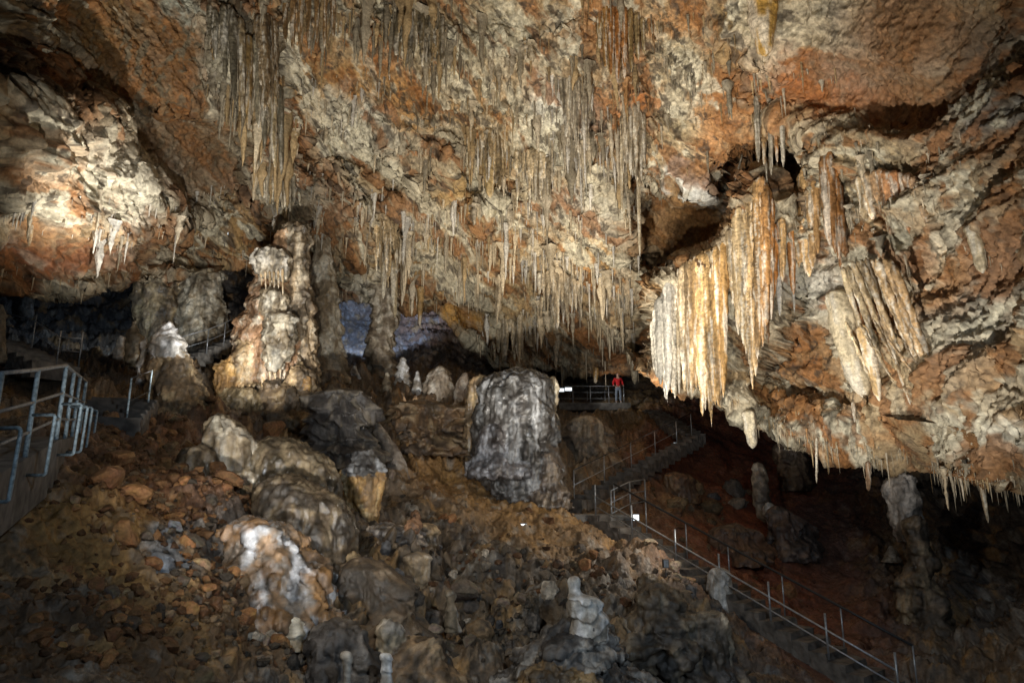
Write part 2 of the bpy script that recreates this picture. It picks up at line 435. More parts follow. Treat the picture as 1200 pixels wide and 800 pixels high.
# colours: the rock's own stains and crusts
c = np.tile(np.array(TAN, np.float32), (len(flat), 1))
n1 = fbm(flat * 0.35, 4, 0.55, seed=21)
n2 = fbm(flat * 0.8, 4, 0.6, seed=22)
n3 = fbm(flat * np.array([2.4, 2.4, 0.5]), 4, 0.65, seed=23)
n4 = fbm(flat * 1.6, 4, 0.65, seed=24)
bx_, by_ = FX + n1 * 26 + n4 * 6, FY + n2 * 22 + n3 * 6
c = lerp3(c, ORANGE, 0.55 * sstep(0.0, 0.4, n1))
c = lerp3(c, GREY, 0.55 * sstep(0.1, 0.5, n2))
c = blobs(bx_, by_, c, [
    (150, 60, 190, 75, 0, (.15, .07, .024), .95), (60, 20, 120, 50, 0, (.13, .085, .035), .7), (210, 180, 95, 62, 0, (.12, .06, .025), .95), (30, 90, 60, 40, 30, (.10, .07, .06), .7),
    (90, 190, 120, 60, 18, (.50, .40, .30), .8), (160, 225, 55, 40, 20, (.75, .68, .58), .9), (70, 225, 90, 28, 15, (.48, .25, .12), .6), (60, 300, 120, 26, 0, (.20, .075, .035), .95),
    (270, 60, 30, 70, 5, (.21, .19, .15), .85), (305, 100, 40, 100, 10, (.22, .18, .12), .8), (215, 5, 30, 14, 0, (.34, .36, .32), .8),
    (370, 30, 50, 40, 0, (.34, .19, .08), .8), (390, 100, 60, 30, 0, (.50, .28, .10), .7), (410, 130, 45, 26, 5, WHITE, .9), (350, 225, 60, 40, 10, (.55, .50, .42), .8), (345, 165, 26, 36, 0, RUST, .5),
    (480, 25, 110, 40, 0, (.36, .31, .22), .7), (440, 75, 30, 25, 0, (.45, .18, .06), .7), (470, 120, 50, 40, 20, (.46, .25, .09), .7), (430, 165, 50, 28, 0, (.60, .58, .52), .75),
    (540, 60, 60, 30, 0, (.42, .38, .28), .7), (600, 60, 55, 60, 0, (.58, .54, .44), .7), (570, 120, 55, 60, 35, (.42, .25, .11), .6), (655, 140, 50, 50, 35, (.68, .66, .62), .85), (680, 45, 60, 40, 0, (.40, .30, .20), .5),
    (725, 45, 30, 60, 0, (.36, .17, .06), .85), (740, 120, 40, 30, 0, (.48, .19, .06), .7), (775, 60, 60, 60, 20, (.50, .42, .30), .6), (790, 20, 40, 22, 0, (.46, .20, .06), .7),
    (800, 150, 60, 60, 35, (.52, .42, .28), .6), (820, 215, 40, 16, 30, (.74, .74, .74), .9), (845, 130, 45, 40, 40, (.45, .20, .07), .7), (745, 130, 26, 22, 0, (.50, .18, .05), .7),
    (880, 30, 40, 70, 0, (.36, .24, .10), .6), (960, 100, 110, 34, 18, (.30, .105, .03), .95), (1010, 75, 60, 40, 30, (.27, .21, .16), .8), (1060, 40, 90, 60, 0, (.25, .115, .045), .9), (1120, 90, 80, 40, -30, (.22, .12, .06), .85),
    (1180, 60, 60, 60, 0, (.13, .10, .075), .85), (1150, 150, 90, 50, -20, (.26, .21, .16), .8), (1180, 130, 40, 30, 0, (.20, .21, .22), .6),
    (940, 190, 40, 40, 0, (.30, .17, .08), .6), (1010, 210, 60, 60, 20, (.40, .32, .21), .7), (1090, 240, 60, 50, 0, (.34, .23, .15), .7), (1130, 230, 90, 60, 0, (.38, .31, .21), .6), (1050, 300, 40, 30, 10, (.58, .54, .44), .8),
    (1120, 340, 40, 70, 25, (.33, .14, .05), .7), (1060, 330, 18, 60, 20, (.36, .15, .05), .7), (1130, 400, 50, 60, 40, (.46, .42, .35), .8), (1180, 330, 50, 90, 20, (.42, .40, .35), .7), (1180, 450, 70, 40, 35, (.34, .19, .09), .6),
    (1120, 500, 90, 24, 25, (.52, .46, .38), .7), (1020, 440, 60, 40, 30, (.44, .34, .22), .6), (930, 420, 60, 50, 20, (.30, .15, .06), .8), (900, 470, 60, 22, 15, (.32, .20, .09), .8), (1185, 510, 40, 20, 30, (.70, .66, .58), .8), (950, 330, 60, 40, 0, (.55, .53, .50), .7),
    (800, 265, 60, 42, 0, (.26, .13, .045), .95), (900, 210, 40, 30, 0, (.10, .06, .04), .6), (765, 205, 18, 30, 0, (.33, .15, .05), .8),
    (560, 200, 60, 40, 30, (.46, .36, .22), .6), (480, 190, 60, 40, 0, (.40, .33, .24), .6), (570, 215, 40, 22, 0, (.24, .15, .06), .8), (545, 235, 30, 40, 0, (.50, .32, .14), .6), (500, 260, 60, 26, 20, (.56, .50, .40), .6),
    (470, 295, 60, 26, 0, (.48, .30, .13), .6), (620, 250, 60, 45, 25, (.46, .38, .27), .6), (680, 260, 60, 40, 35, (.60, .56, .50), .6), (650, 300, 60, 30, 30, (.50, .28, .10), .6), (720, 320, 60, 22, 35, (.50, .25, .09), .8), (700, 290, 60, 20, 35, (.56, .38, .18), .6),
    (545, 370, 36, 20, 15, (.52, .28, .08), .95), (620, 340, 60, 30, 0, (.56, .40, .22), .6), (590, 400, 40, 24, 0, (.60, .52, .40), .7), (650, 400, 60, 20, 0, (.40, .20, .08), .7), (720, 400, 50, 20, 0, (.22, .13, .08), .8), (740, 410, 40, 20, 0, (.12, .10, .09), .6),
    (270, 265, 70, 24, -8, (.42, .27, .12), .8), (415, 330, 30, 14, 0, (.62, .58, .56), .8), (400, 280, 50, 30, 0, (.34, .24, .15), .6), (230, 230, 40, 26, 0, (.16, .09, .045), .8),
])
nb = fbm(swept(1.0, .25, .16), 4, 0.6, seed=61)
nb2 = fbm(swept(2.4, .6, .35), 4, 0.65, seed=62)
c = lerp3(c, (.26, .105, .032), 0.75 * sstep(0.05, 0.35, .55 * nb2 + .8 * nb) * (1 - .5 * smooth_m))
cr_w = sstep(0.04, 0.30, -1.25 * nb + 0.28 * n4 + 0.2 * n3 + 0.25 * (lip - .3) - .02) * crust * (0.55 + 0.35 * sstep(-.2, .3, n1))
c = lerp3(c, (.60, .545, .44), cr_w)
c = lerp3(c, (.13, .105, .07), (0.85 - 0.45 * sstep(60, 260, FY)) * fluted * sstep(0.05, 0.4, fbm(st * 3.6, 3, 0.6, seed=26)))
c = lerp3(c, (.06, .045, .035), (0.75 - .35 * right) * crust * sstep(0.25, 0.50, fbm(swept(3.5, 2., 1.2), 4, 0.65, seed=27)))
c = c * (1 + 0.35 * fbm(flat * 6, 2, 0.7, seed=28))[:, None]
c = c * np.array([1.0, 1.0, .90], np.float32)
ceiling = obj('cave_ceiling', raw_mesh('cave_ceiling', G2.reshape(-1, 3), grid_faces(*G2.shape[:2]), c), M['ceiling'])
tag(ceiling, 'encrusted orange, grey and white limestone ceiling of the cave hall', kind='structure')
CN = normals(G2)
Ccol = c.reshape(G2.shape)
def ceil_idx(px, py):
    j = np.clip(np.searchsorted(cpx, px), 0, len(cpx) - 1)
    e = Ecol[j]
    py = np.minimum(py, e)
    i = np.where(py < 0, (py + 360) / 360 * NT0, NT0 + np.clip(py / e, 0, 1) * (NRIN - 1))
    return np.clip(np.round(i).astype(int), 0, NT0 + NRIN - 1), j

# ================================================================== THE FLOOR, SLOPES AND BACK WALLS
floor_ctrl = [
    (-320, 1000, 4.5), (0, 1000, 4.8), (300, 1000, 7), (600, 1000, 9), (900, 1000, 10), (1200, 1000, 10.5), (1520, 1000, 10),
    (-320, 800, 5.5), (0, 800, 6.2), (150, 800, 7.2), (300, 800, 9.3), (450, 800, 11.6), (600, 800, 12.8), (700, 800, 13.2), (800, 800, 14), (900, 800, 15), (1030, 800, 16), (1200, 800, 15.5), (1520, 800, 12),
    (0, 700, 7.6), (150, 700, 8.8), (300, 700, 11.3), (450, 700, 14), (600, 700, 15.4), (700, 700, 16), (800, 700, 18), (900, 700, 20.5), (1000, 700, 22), (1100, 700, 22), (1200, 700, 19), (1520, 700, 13.5),
    (-320, 600, 8), (0, 600, 9), (100, 600, 10.3), (200, 600, 12), (300, 600, 14.5), (400, 600, 17.5), (500, 600, 20), (600, 600, 22), (680, 600, 23), (760, 600, 25), (850, 600, 28), (950, 600, 29), (1050, 600, 28), (1200, 600, 23),
    (0, 540, 11), (100, 540, 12.5), (150, 540, 14), (250, 540, 17.8), (350, 540, 21.3), (450, 540, 22.7), (550, 540, 25.5), (650, 540, 29), (750, 540, 31), (850, 540, 33), (950, 540, 34), (1100, 540, 31), (1200, 540, 27),
    (0, 490, 14.5), (100, 490, 15.5), (150, 480, 19), (250, 480, 24), (350, 480, 26.5), (450, 480, 28.5), (550, 480, 32), (650, 490, 37.6), (700, 490, 38.2), (760, 480, 38.2), (850, 480, 39), (950, 480, 40), (1200, 480, 34),
    (0, 440, 23), (100, 440, 24.5), (150, 440, 27), (250, 440, 30), (350, 440, 32.5), (400, 432, 36), (450, 440, 36), (550, 440, 40), (650, 440, 46), (750, 440, 47), (900, 430, 45), (1200, 400, 38),
    (0, 400, 28), (100, 400, 32), (200, 400, 33.5), (300, 400, 38), (400, 400, 50), (450, 400, 50), (500, 400, 47), (600, 400, 50), (700, 400, 52),
    (0, 340, 33), (100, 340, 37), (200, 340, 38), (300, 340, 42), (410, 340, 54), (470, 340, 54), (550, 340, 52), (800, 340, 54), (1200, 300, 44),
    (0, 250, 36), (200, 250, 42), (450, 250, 58), (700, 250, 60), (1000, 250, 58), (-320, 400, 22), (1520, 450, 26), (1520, 250, 34),
]
floor_d = tps(floor_ctrl)
# stairs of the right-hand path (world), used to cut a bench for them in the slope
S_BOT, S_LAND = PD(1050, 812, 15.6), PD(703, 603, 23.0)
S_LAND2 = PD(672, 591, 24.2)
S_TOP = PD(815, 512, 32.0)
S_UP = PD(742, 476, 38.6)
Tpy = 262
fpx = np.concatenate([np.linspace(-320, 0, 50)[:-1], np.linspace(0, 1200, 900), np.linspace(1200, 1520, 50)[1:]])
fpy_r = np.concatenate([np.linspace(Tpy, 330, 36)[:-1], np.linspace(330, 810, 370), np.linspace(810, 1000, 40)[1:]])
fgx, fgy = np.meshgrid(fpx, fpy_r)
fd = floor_d(fgx, fgy)
FG = PD(fgx, fgy, fd)
ff = FG.reshape(-1, 3)
FX, FY = fgx.ravel(), fgy.ravel()
FN = normals(FG).reshape(-1, 3)
def region(lst, x=FX, y=FY):
    m = np.zeros(len(x))
    for (a, b, rx, ry) in lst:
        m = np.maximum(m, np.exp(-(((x - a) / rx) ** 2 + ((y - b) / ry) ** 2) ** 2))
    return m
earth_m = region([(900, 620, 130, 110), (830, 540, 80, 60), (1000, 730, 90, 80)])
path_m = region([(560, 580, 90, 45), (620, 610, 90, 40)])
rub_m = region([(180, 580, 160, 90), (260, 720, 180, 90), (100, 700, 140, 110)])
lump_m = region([(650, 730, 330, 90), (480, 660, 130, 70), (500, 500, 100, 45)])
wall_m = sstep(470, 420, FY)
near = np.clip(fd.ravel() / 20.0, 0.35, 1.6)
d_ = fbm(ff * 0.35, 3, seed=31) * 0.35
d_ = d_ + (1 - 0.75 * earth_m) * (0.30 * (ridged(ff * 0.9, 4, 0.55, seed=32) - .4) * near + 0.06 * fbm(ff * 5, 3, 0.6, seed=33))
w1, id1 = worley(ff * 1.5, 1)
w2, id2 = worley(ff * 3.7, 2)
w3, id3 = worley(ff * 8.0, 5)
d_ = d_ + lump_m * (0.36 * (0.55 - w1) + 0.12 * (0.5 - w2) + 0.16 * (ridged(ff * np.array([2.5, 2.5, .6]), 3, .6, seed=37) - .4)) + (0.3 + 0.7 * rub_m) * (1 - .6 * path_m) * (1 - 0.7 * earth_m) * (0.06 * (0.5 - w2) + 0.07 * (0.5 - w3))
ph_f = (ff[:, 2] * 1.25 + 0.9 * fbm(ff * 0.5, 3, seed=38) + 0.25 * fbm(ff * 2.0, 2, seed=39)) % 1.0
ledge_m = np.maximum(region([(480, 520, 110, 60), (700, 540, 70, 60), (520, 700, 200, 60), (800, 730, 90, 70), (300, 560, 120, 60)]), .25) * (1 - .8 * earth_m) * (1 - .8 * path_m)
d_ = d_ + ledge_m * 0.42 * (ph_f ** 2 * sstep(1.0, .88, ph_f) - .2)
glow_m = np.exp(-(((FX - 415) / 45) ** 2 + ((FY - 370) / 50) ** 2) ** 2)
d_ = d_ * (1 - .5 * glow_m)
d_ = d_ + wall_m * (1 - .4 * glow_m) * 0.6 * (ridged(ff * np.array([.8, .8, .25]), 4, 0.55, seed=34) - 0.4)
rightwall = sstep(960, 1040, FX) * (1 - sstep(780, 900, FY))
d_ = d_ + rightwall * (0.9 * (ridged(ff * 0.38, 4, 0.5, seed=35) - 0.4) + 0.35 * (ridged(ff * np.array([1.2, 1.2, .3]), 3, seed=36) - .4))
F2 = ff + FN * d_[:, None]
hum = np.maximum(lump_m, region([(480, 510, 130, 70), (700, 540, 80, 50), (300, 470, 220, 60), (300, 600, 90, 90), (640, 700, 330, 80)]))
hum = np.clip(hum + .35 * rub_m + .12, 0, 1) * (1 - .85 * path_m) * (1 - .75 * earth_m) * (1 - sstep(455, 420, FY)) * (1 - rightwall)
def billow(p, seed): return np.abs(perlin(np.asarray(p, np.float32) + np.float32(seed * 7.7))) * 2
F2[:, 2] += hum * np.clip(near, .4, 1.3) * (0.62 * billow(ff * .45, 1) + .26 * billow(ff * 1.1, 2) + .11 * billow(ff * 3.0, 3) + .05 * billow(ff * 7, 4) - .3)
def carve(F, a, b, half, dz):
    a, b = np.asarray(a), np.asarray(b)
    e = (b - a)[:2]
    t = np.clip(((F[:, :2] - a[:2]) @ e) / (e @ e), 0, 1)
    dist = np.linalg.norm(F[:, :2] - a[:2] - t[:, None] * e, axis=1)
    zt = a[2] + (b[2] - a[2]) * t - dz
    m = 1 - sstep(half, half + 0.5, dist)
    F[:, 2] = np.where(F[:, 2] > zt, F[:, 2] + (zt - F[:, 2]) * m, F[:, 2])
carve(F2, S_BOT, S_LAND, 0.75, 0.35)
carve(F2, S_LAND, S_LAND2, 0.8, 0.2)
carve(F2, S_LAND2, S_TOP, 0.6, 0.3)
n1 = fbm(ff * 0.35, 4, 0.55, seed=41)
n2 = fbm(ff * 0.9, 4, 0.6, seed=42)
n3 = fbm(ff * 2.2, 4, 0.65, seed=43)
bx_, by_ = FX + n2 * 22 + n3 * 8, FY + n1 * 18 + n3 * 6
c = np.tile(np.array((.15, .105, .065), np.float32), (len(ff), 1))
c = lerp3(c, GREY, 0.6 * sstep(0.0, 0.5, n2))
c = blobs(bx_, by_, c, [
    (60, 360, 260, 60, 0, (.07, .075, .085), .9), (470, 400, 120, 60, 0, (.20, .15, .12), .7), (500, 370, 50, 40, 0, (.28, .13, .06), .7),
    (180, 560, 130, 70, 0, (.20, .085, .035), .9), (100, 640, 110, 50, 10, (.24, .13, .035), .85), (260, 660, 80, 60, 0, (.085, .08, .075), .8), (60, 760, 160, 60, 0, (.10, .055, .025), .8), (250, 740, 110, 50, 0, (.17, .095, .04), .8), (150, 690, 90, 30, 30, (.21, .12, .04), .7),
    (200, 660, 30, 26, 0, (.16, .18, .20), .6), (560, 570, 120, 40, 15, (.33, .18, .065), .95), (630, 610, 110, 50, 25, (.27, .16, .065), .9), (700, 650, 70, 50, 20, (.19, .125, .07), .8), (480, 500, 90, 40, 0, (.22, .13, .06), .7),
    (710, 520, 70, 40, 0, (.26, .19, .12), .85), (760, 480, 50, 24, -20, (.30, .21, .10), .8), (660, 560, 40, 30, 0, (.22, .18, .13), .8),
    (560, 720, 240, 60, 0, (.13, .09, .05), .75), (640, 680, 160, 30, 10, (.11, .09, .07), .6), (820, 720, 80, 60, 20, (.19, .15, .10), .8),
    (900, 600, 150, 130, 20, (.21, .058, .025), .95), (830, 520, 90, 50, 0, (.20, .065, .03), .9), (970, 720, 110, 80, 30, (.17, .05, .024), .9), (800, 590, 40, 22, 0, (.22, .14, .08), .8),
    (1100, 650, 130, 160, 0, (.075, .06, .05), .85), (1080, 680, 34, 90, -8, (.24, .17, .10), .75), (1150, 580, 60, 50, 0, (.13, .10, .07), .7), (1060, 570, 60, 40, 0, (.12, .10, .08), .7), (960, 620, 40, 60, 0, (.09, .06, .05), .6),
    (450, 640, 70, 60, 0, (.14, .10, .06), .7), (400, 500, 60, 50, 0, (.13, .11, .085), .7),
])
c = lerp3(c, (.36, .34, .30), 0.5 * sstep(0.25, 0.6, n3) * (1 - earth_m) * (1 - .7 * rub_m))
c = lerp3(c, (.40, .23, .08), 0.5 * sstep(0.2, 0.55, fbm(ff * 1.3, 4, .6, seed=44)) * (1 - .8 * earth_m))
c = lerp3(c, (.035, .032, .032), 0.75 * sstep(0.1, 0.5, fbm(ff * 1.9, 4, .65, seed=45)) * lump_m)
cell = 0.8 + 0.4 * (id2 % 32) / 31.0
cell3 = 0.8 + 0.4 * (id3 % 32) / 31.0
mixc = (0.25 + 0.75 * np.maximum(rub_m, lump_m)) * (1 - 0.8 * earth_m) * (1 - .5 * path_m)
c = c * (1 + mixc * (cell * cell3 - 1))[:, None]
c = c * (1 + 0.35 * fbm(ff * 6, 2, 0.7, seed=46))[:, None]
FG2 = F2.reshape(FG.shape)
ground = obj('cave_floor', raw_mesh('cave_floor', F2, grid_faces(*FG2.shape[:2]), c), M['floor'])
tag(ground, 'brown rubble slopes and dark walls of the cave floor', kind='structure')
FGN = normals(FG2)
def floor_at(px, py):
    j = np.clip(np.searchsorted(fpx, px), 0, len(fpx) - 1)
    i = np.clip(np.searchsorted(fpy_r, py), 0, len(fpy_r) - 1)
    return FG2[i, j]

# ================================================================== FORMATIONS
def pal(base, streak, dark):
    return base, streak, dark
PALE = pal((.48, .42, .31), (.62, .57, .46), (.20, .15, .09))
BROWN = pal((.26, .18, .10), (.40, .30, .17), (.10, .075, .05))
HONEY = pal((.44, .27, .10), (.58, .44, .25), (.20, .11, .04))
SLATE = pal((.10, .096, .09), (.27, .275, .28), (.045, .04, .036))
SOOT = pal((.10, .09, .08), (.34, .32, .29), (.04, .038, .038))
ICE = pal((.50, .49, .46), (.72, .71, .70), (.26, .22, .17))
def flow_form(name, label, cat, outline, Y=None, base_px=None, pal_=PALE, depth=0.85, flutes=0.10, tiers=0.10, tier_h=0.9, lump=0.10, seed=0, res=1.5, parent=None, tag_it=True, flute_f=3.0, mat='flow', closed_bottom=False):
    ol = sorted(outline)
    pys = np.array([o[0] for o in ol], float)
    xls = np.array([o[1] for o in ol], float)
    xrs = np.array([o[2] for o in ol], float)
    if Y is None:
        bp = base_px or ((xls[-1] + xrs[-1]) / 2, pys[-1])
        Y = float(floor_at(np.array(bp[0]), np.array(bp[1]))[1])
    nz = int(np.clip((pys[-1] - pys[0]) / res * 1.1, 24, 230))
    py = np.linspace(pys[0], pys[-1], nz)
    k = max(1, int(nz * 0.03))
    def sm(a):
        b = np.interp(py, pys, a)
        ker = np.ones(2 * k + 1) / (2 * k + 1)
        return np.convolve(np.pad(b, k, mode='edge'), ker, 'valid')
    xl, xr = sm(xls), sm(xrs)
    if any(k_ in name for k_ in ('mound', 'sheet', 'bulge', 'hummock', 'wall', 'boulder', 'ledge')):
        xl, xr = np.minimum.accumulate(xl), np.maximum.accumulate(xr)
        fl_ = sstep(.55, 1.0, np.linspace(0, 1, nz)) * .22 * (xr - xl)
        xl, xr = xl - fl_, xr + fl_
    pl, pr = PY(xl, py, Y), PY(xr, py, Y)
    ctr = (pl + pr) / 2
    rad = np.maximum((pr - pl)[:, 0] / 2, 0.004)
    sz = rad.max()
    zt_ = ctr[0, 2]
    hc = 0.5 * rad[: max(2, nz // 12)].max()
    u_ = np.clip((zt_ - ctr[:, 2]) / max(hc, 1e-3), 0.0, 1)
    rad = rad * np.sqrt(np.clip(1 - (1 - u_) ** 2, 0.004, 1))
    nt = int(np.clip(np.pi * (xr - xl).max() / res, 18, 220))
    th = np.linspace(0, 2 * np.pi, nt, endpoint=False)
    cs, sn = np.cos(th), np.sin(th)
    z = ctr[:, 2]
    cx = ctr[:, 0][:, None]
    unit = np.stack([np.broadcast_to(cs, (nz, nt)), np.broadcast_to(sn, (nz, nt)) * depth, np.zeros((nz, nt))], -1)
    base = np.stack([cx + 0 * cs, Y + 0 * cx + 0 * cs, z[:, None] + 0 * cs], -1)
    Q = base + unit * rad[:, None, None]
    q = Q.reshape(-1, 3) + seed * 3.17
    rr = np.broadcast_to(rad[:, None], (nz, nt)).ravel()
    s_ = np.minimum(rr, sz * 0.8)
    wob = fbm(q * 1.0, 2, seed=seed + 50)
    ph = (q[:, 2] / tier_h + 0.8 * fbm(q * np.array([1.6, 1.6, .5]), 2, seed=seed + 51)) % 1.0
    ph = (ph + 0.30 * ridged(q * np.array([flute_f * 1.6, flute_f * 1.6, 0.3]), 2, .6, seed=seed + 59)) % 1.0
    saw = (1 - ph) ** 1.5 * sstep(0, 0.08, ph) * 1.4 - 0.5
    fl = ridged(q * np.array([flute_f, flute_f, 0.22]), 3, 0.6, seed=seed + 52) - 0.35
    f2 = ridged(q * np.array([flute_f * 2.7, flute_f * 2.7, 0.5]), 2, 0.6, seed=seed + 53) - 0.35
    lp = 0.55 - worley(q * (1.1 / max(0.25, sz * 0.55)), 3)[0]
    dr = s_ * (lump * (1.2 * lp + 1.6 * wob) + flutes * (1.3 * fl + 0.5 * f2) + tiers * saw * 1.5) + 0.03 * fbm(q * 5, 3, 0.6, seed=seed + 54) * np.minimum(1, s_ * 2)
    Q = Q + unit * dr.reshape(nz, nt, 1)
    Q[..., 2] += (0.25 * s_ * lump * fbm(q * 2.1, 2, seed=seed + 55)).reshape(nz, nt)
    b, s1, dk = pal_
    cc = np.tile(np.array(b, np.float32), (nz * nt, 1))
    sv = fbm(q * np.array([3.0, 3.0, 0.45]), 4, 0.6, seed=seed + 56)
    cc = lerp3(cc, s1, 0.9 * sstep(-0.05, 0.4, sv + 0.35 * saw))
    cc = lerp3(cc, dk, 0.85 * sstep(0.05, 0.45, fbm(q * 1.3, 4, 0.6, seed=seed + 57) + 0.1))
    cc = lerp3(cc, dk, 0.6 * sstep(0.1, 0.5, -sv))
    cc = cc * (1 + 0.3 * fbm(q * 6, 2, .7, seed=seed + 58))[:, None]
    V = Q.reshape(-1, 3)
    Fq = grid_faces(nz, nt, True)
    org = np.array([ctr[-1, 0], Y, z[-1]])
    top = np.array([[ctr[0, 0], Y, z[0] + 0.15 * rad[0]]])
    V = np.concatenate([V, top, [org - np.array([0, 0, .02])]]) - org
    cc = np.concatenate([cc, cc[:1], cc[-1:]])
    ti = len(V) - 2
    lr = (nz - 1) * nt
    capf = np.array([[ti, i, (i + 1) % nt] for i in range(nt)] + [[ti + 1, lr + (i + 1) % nt, lr + i] for i in range(nt)])
    me = mesh_mixed(name, V, Fq, capf, cc)
    o = obj(name, me, M[mat], parent, tuple(org) if parent is None else tuple(Vector(org) - parent.location))
    if tag_it and parent is None:
        tag(o, label, cat)
    return o
def mesh_mixed(name, V, Q, T, C):
    me = bpy.data.meshes.new(name)
    me.vertices.add(len(V))
    me.vertices.foreach_set('co', np.asarray(V, np.float32).ravel())
    li = np.concatenate([Q.ravel(), T.ravel()]).astype(np.int32)
    me.loops.add(len(li))
    me.loops.foreach_set('vertex_index', li)
    n = len(Q) + len(T)
    me.polygons.add(n)
    ls = np.concatenate([np.arange(len(Q)) * 4, len(Q) * 4 + np.arange(len(T)) * 3]).astype(np.int32)
    me.polygons.foreach_set('loop_start', ls)
    me.polygons.foreach_set('loop_total', np.concatenate([np.full(len(Q), 4), np.full(len(T), 3)]).astype(np.int32))
    me.update(calc_edges=True)
    me.polygons.foreach_set('use_smooth', np.full(n, True))
    at = me.color_attributes.new('Col', 'FLOAT_COLOR', 'POINT')
    at.data.foreach_set('color', np.concatenate([np.clip(C, 0, 1), np.ones((len(C), 1))], 1).astype(np.float32).ravel())
    me.validate()
    return me

def fuse(name, objs, voxel, smooth=4, det=1.0, seed=0, parent=None, mat='flow', flute=.11, lum=.06, tier=.09):
    """one continuous rock mass out of overlapping shapes"""
    Vs, Cs, Fs, n = [], [], [], 0
    from mathutils.kdtree import KDTree
    for o in objs:
        me = o.data
        v = np.empty(len(me.vertices) * 3, np.float32); me.vertices.foreach_get('co', v)
        v = v.reshape(-1, 3) + np.array(o.location)
        cc = np.empty(len(v) * 4, np.float32); me.color_attributes['Col'].data.foreach_get('color', cc)
        Cs.append(cc.reshape(-1, 4)[:, :3])
        Fs += [[i + n for i in p.vertices] for p in me.polygons]
        nb_ = len(me.vertices)
        Vs.append(v); n += nb_
    V, C_ = np.concatenate(Vs), np.concatenate(Cs)
    me = bpy.data.meshes.new(name + '_src')
    me.from_pydata(V.tolist(), [], Fs)
    tmp = bpy.data.objects.new('tmp', me); COL.objects.link(tmp)
    m_ = tmp.modifiers.new('r', 'REMESH'); m_.mode = 'VOXEL'; m_.voxel_size = voxel
    if smooth:
        m2 = tmp.modifiers.new('s', 'SMOOTH'); m2.iterations = smooth; m2.factor = .5
    dg = bpy.context.evaluated_depsgraph_get()
    ev = tmp.evaluated_get(dg).to_mesh()
    nv = len(ev.vertices)
    v = np.empty(nv * 3, np.float32); ev.vertices.foreach_get('co', v); v = v.reshape(-1, 3)
    nn = np.empty(nv * 3, np.float32); ev.vertex_normals.foreach_get('vector', nn); nn = nn.reshape(-1, 3)
    lt = np.empty(len(ev.polygons), np.int32); ev.polygons.foreach_get('loop_total', lt)
    li = np.empty(len(ev.loops), np.int32); ev.loops.foreach_get('vertex_index', li)
    quads = li.reshape(-1, 4) if (lt == 4).all() else None
    if quads is None:
        quads = np.array([list(p.vertices)[:4] if len(p.vertices) >= 4 else list(p.vertices) + [p.vertices[-1]] for p in ev.polygons])
    tmp.evaluated_get(dg).to_mesh_clear()
    bpy.data.objects.remove(tmp); bpy.data.meshes.remove(me)
    kd = KDTree(len(V))
    for i, q in enumerate(V.tolist()): kd.insert(q, i)
    kd.balance()
    idx = np.array([kd.find(q)[1] for q in v.tolist()])
    col = C_[idx]
    q = v + seed * 2.9
    ph = (q[:, 2] / .75 + .7 * fbm(q * np.array([1.1, 1.1, .3]), 2, seed=seed + 5) + .3 * ridged(q * np.array([4., 4., .4]), 2, seed=seed + 6)) % 1.0
    d = det * (lum * fbm(q * 2.0, 3, .6, seed=seed) + tier * ((1 - ph) ** 1.4 * sstep(0, .1, ph) - .35) + flute * (ridged(q * np.array([5., 5., .7]), 3, .6, seed=seed + 1) - .4) + .035 * (.5 - worley(q * 4.0, 2)[0]) + .02 * fbm(q * 9, 2, .6, seed=seed + 2))
    v2 = v + nn * d[:, None]
    sv_ = fbm(q * np.array([3.2, 3.2, .35]), 4, .65, seed=seed + 7)
    col = col * (1 + .9 * np.clip(sv_, -.6, .6) + .25 * fbm(q * 7, 2, .7, seed=seed + 3))[:, None]
    org = v2[np.argmin(v2[:, 2])].copy() if parent is None else np.array(parent.location)
    org[:2] = v2[:, :2].mean(0) if parent is None else org[:2]
    out = raw_mesh(name, v2 - org, quads, col)
    for o in objs:
        dm = o.data
        bpy.data.objects.remove(o)
        bpy.data.meshes.remove(dm)
    r = obj(name, out, M[mat], parent)
    if parent is None: r.location = tuple(org)
    return r
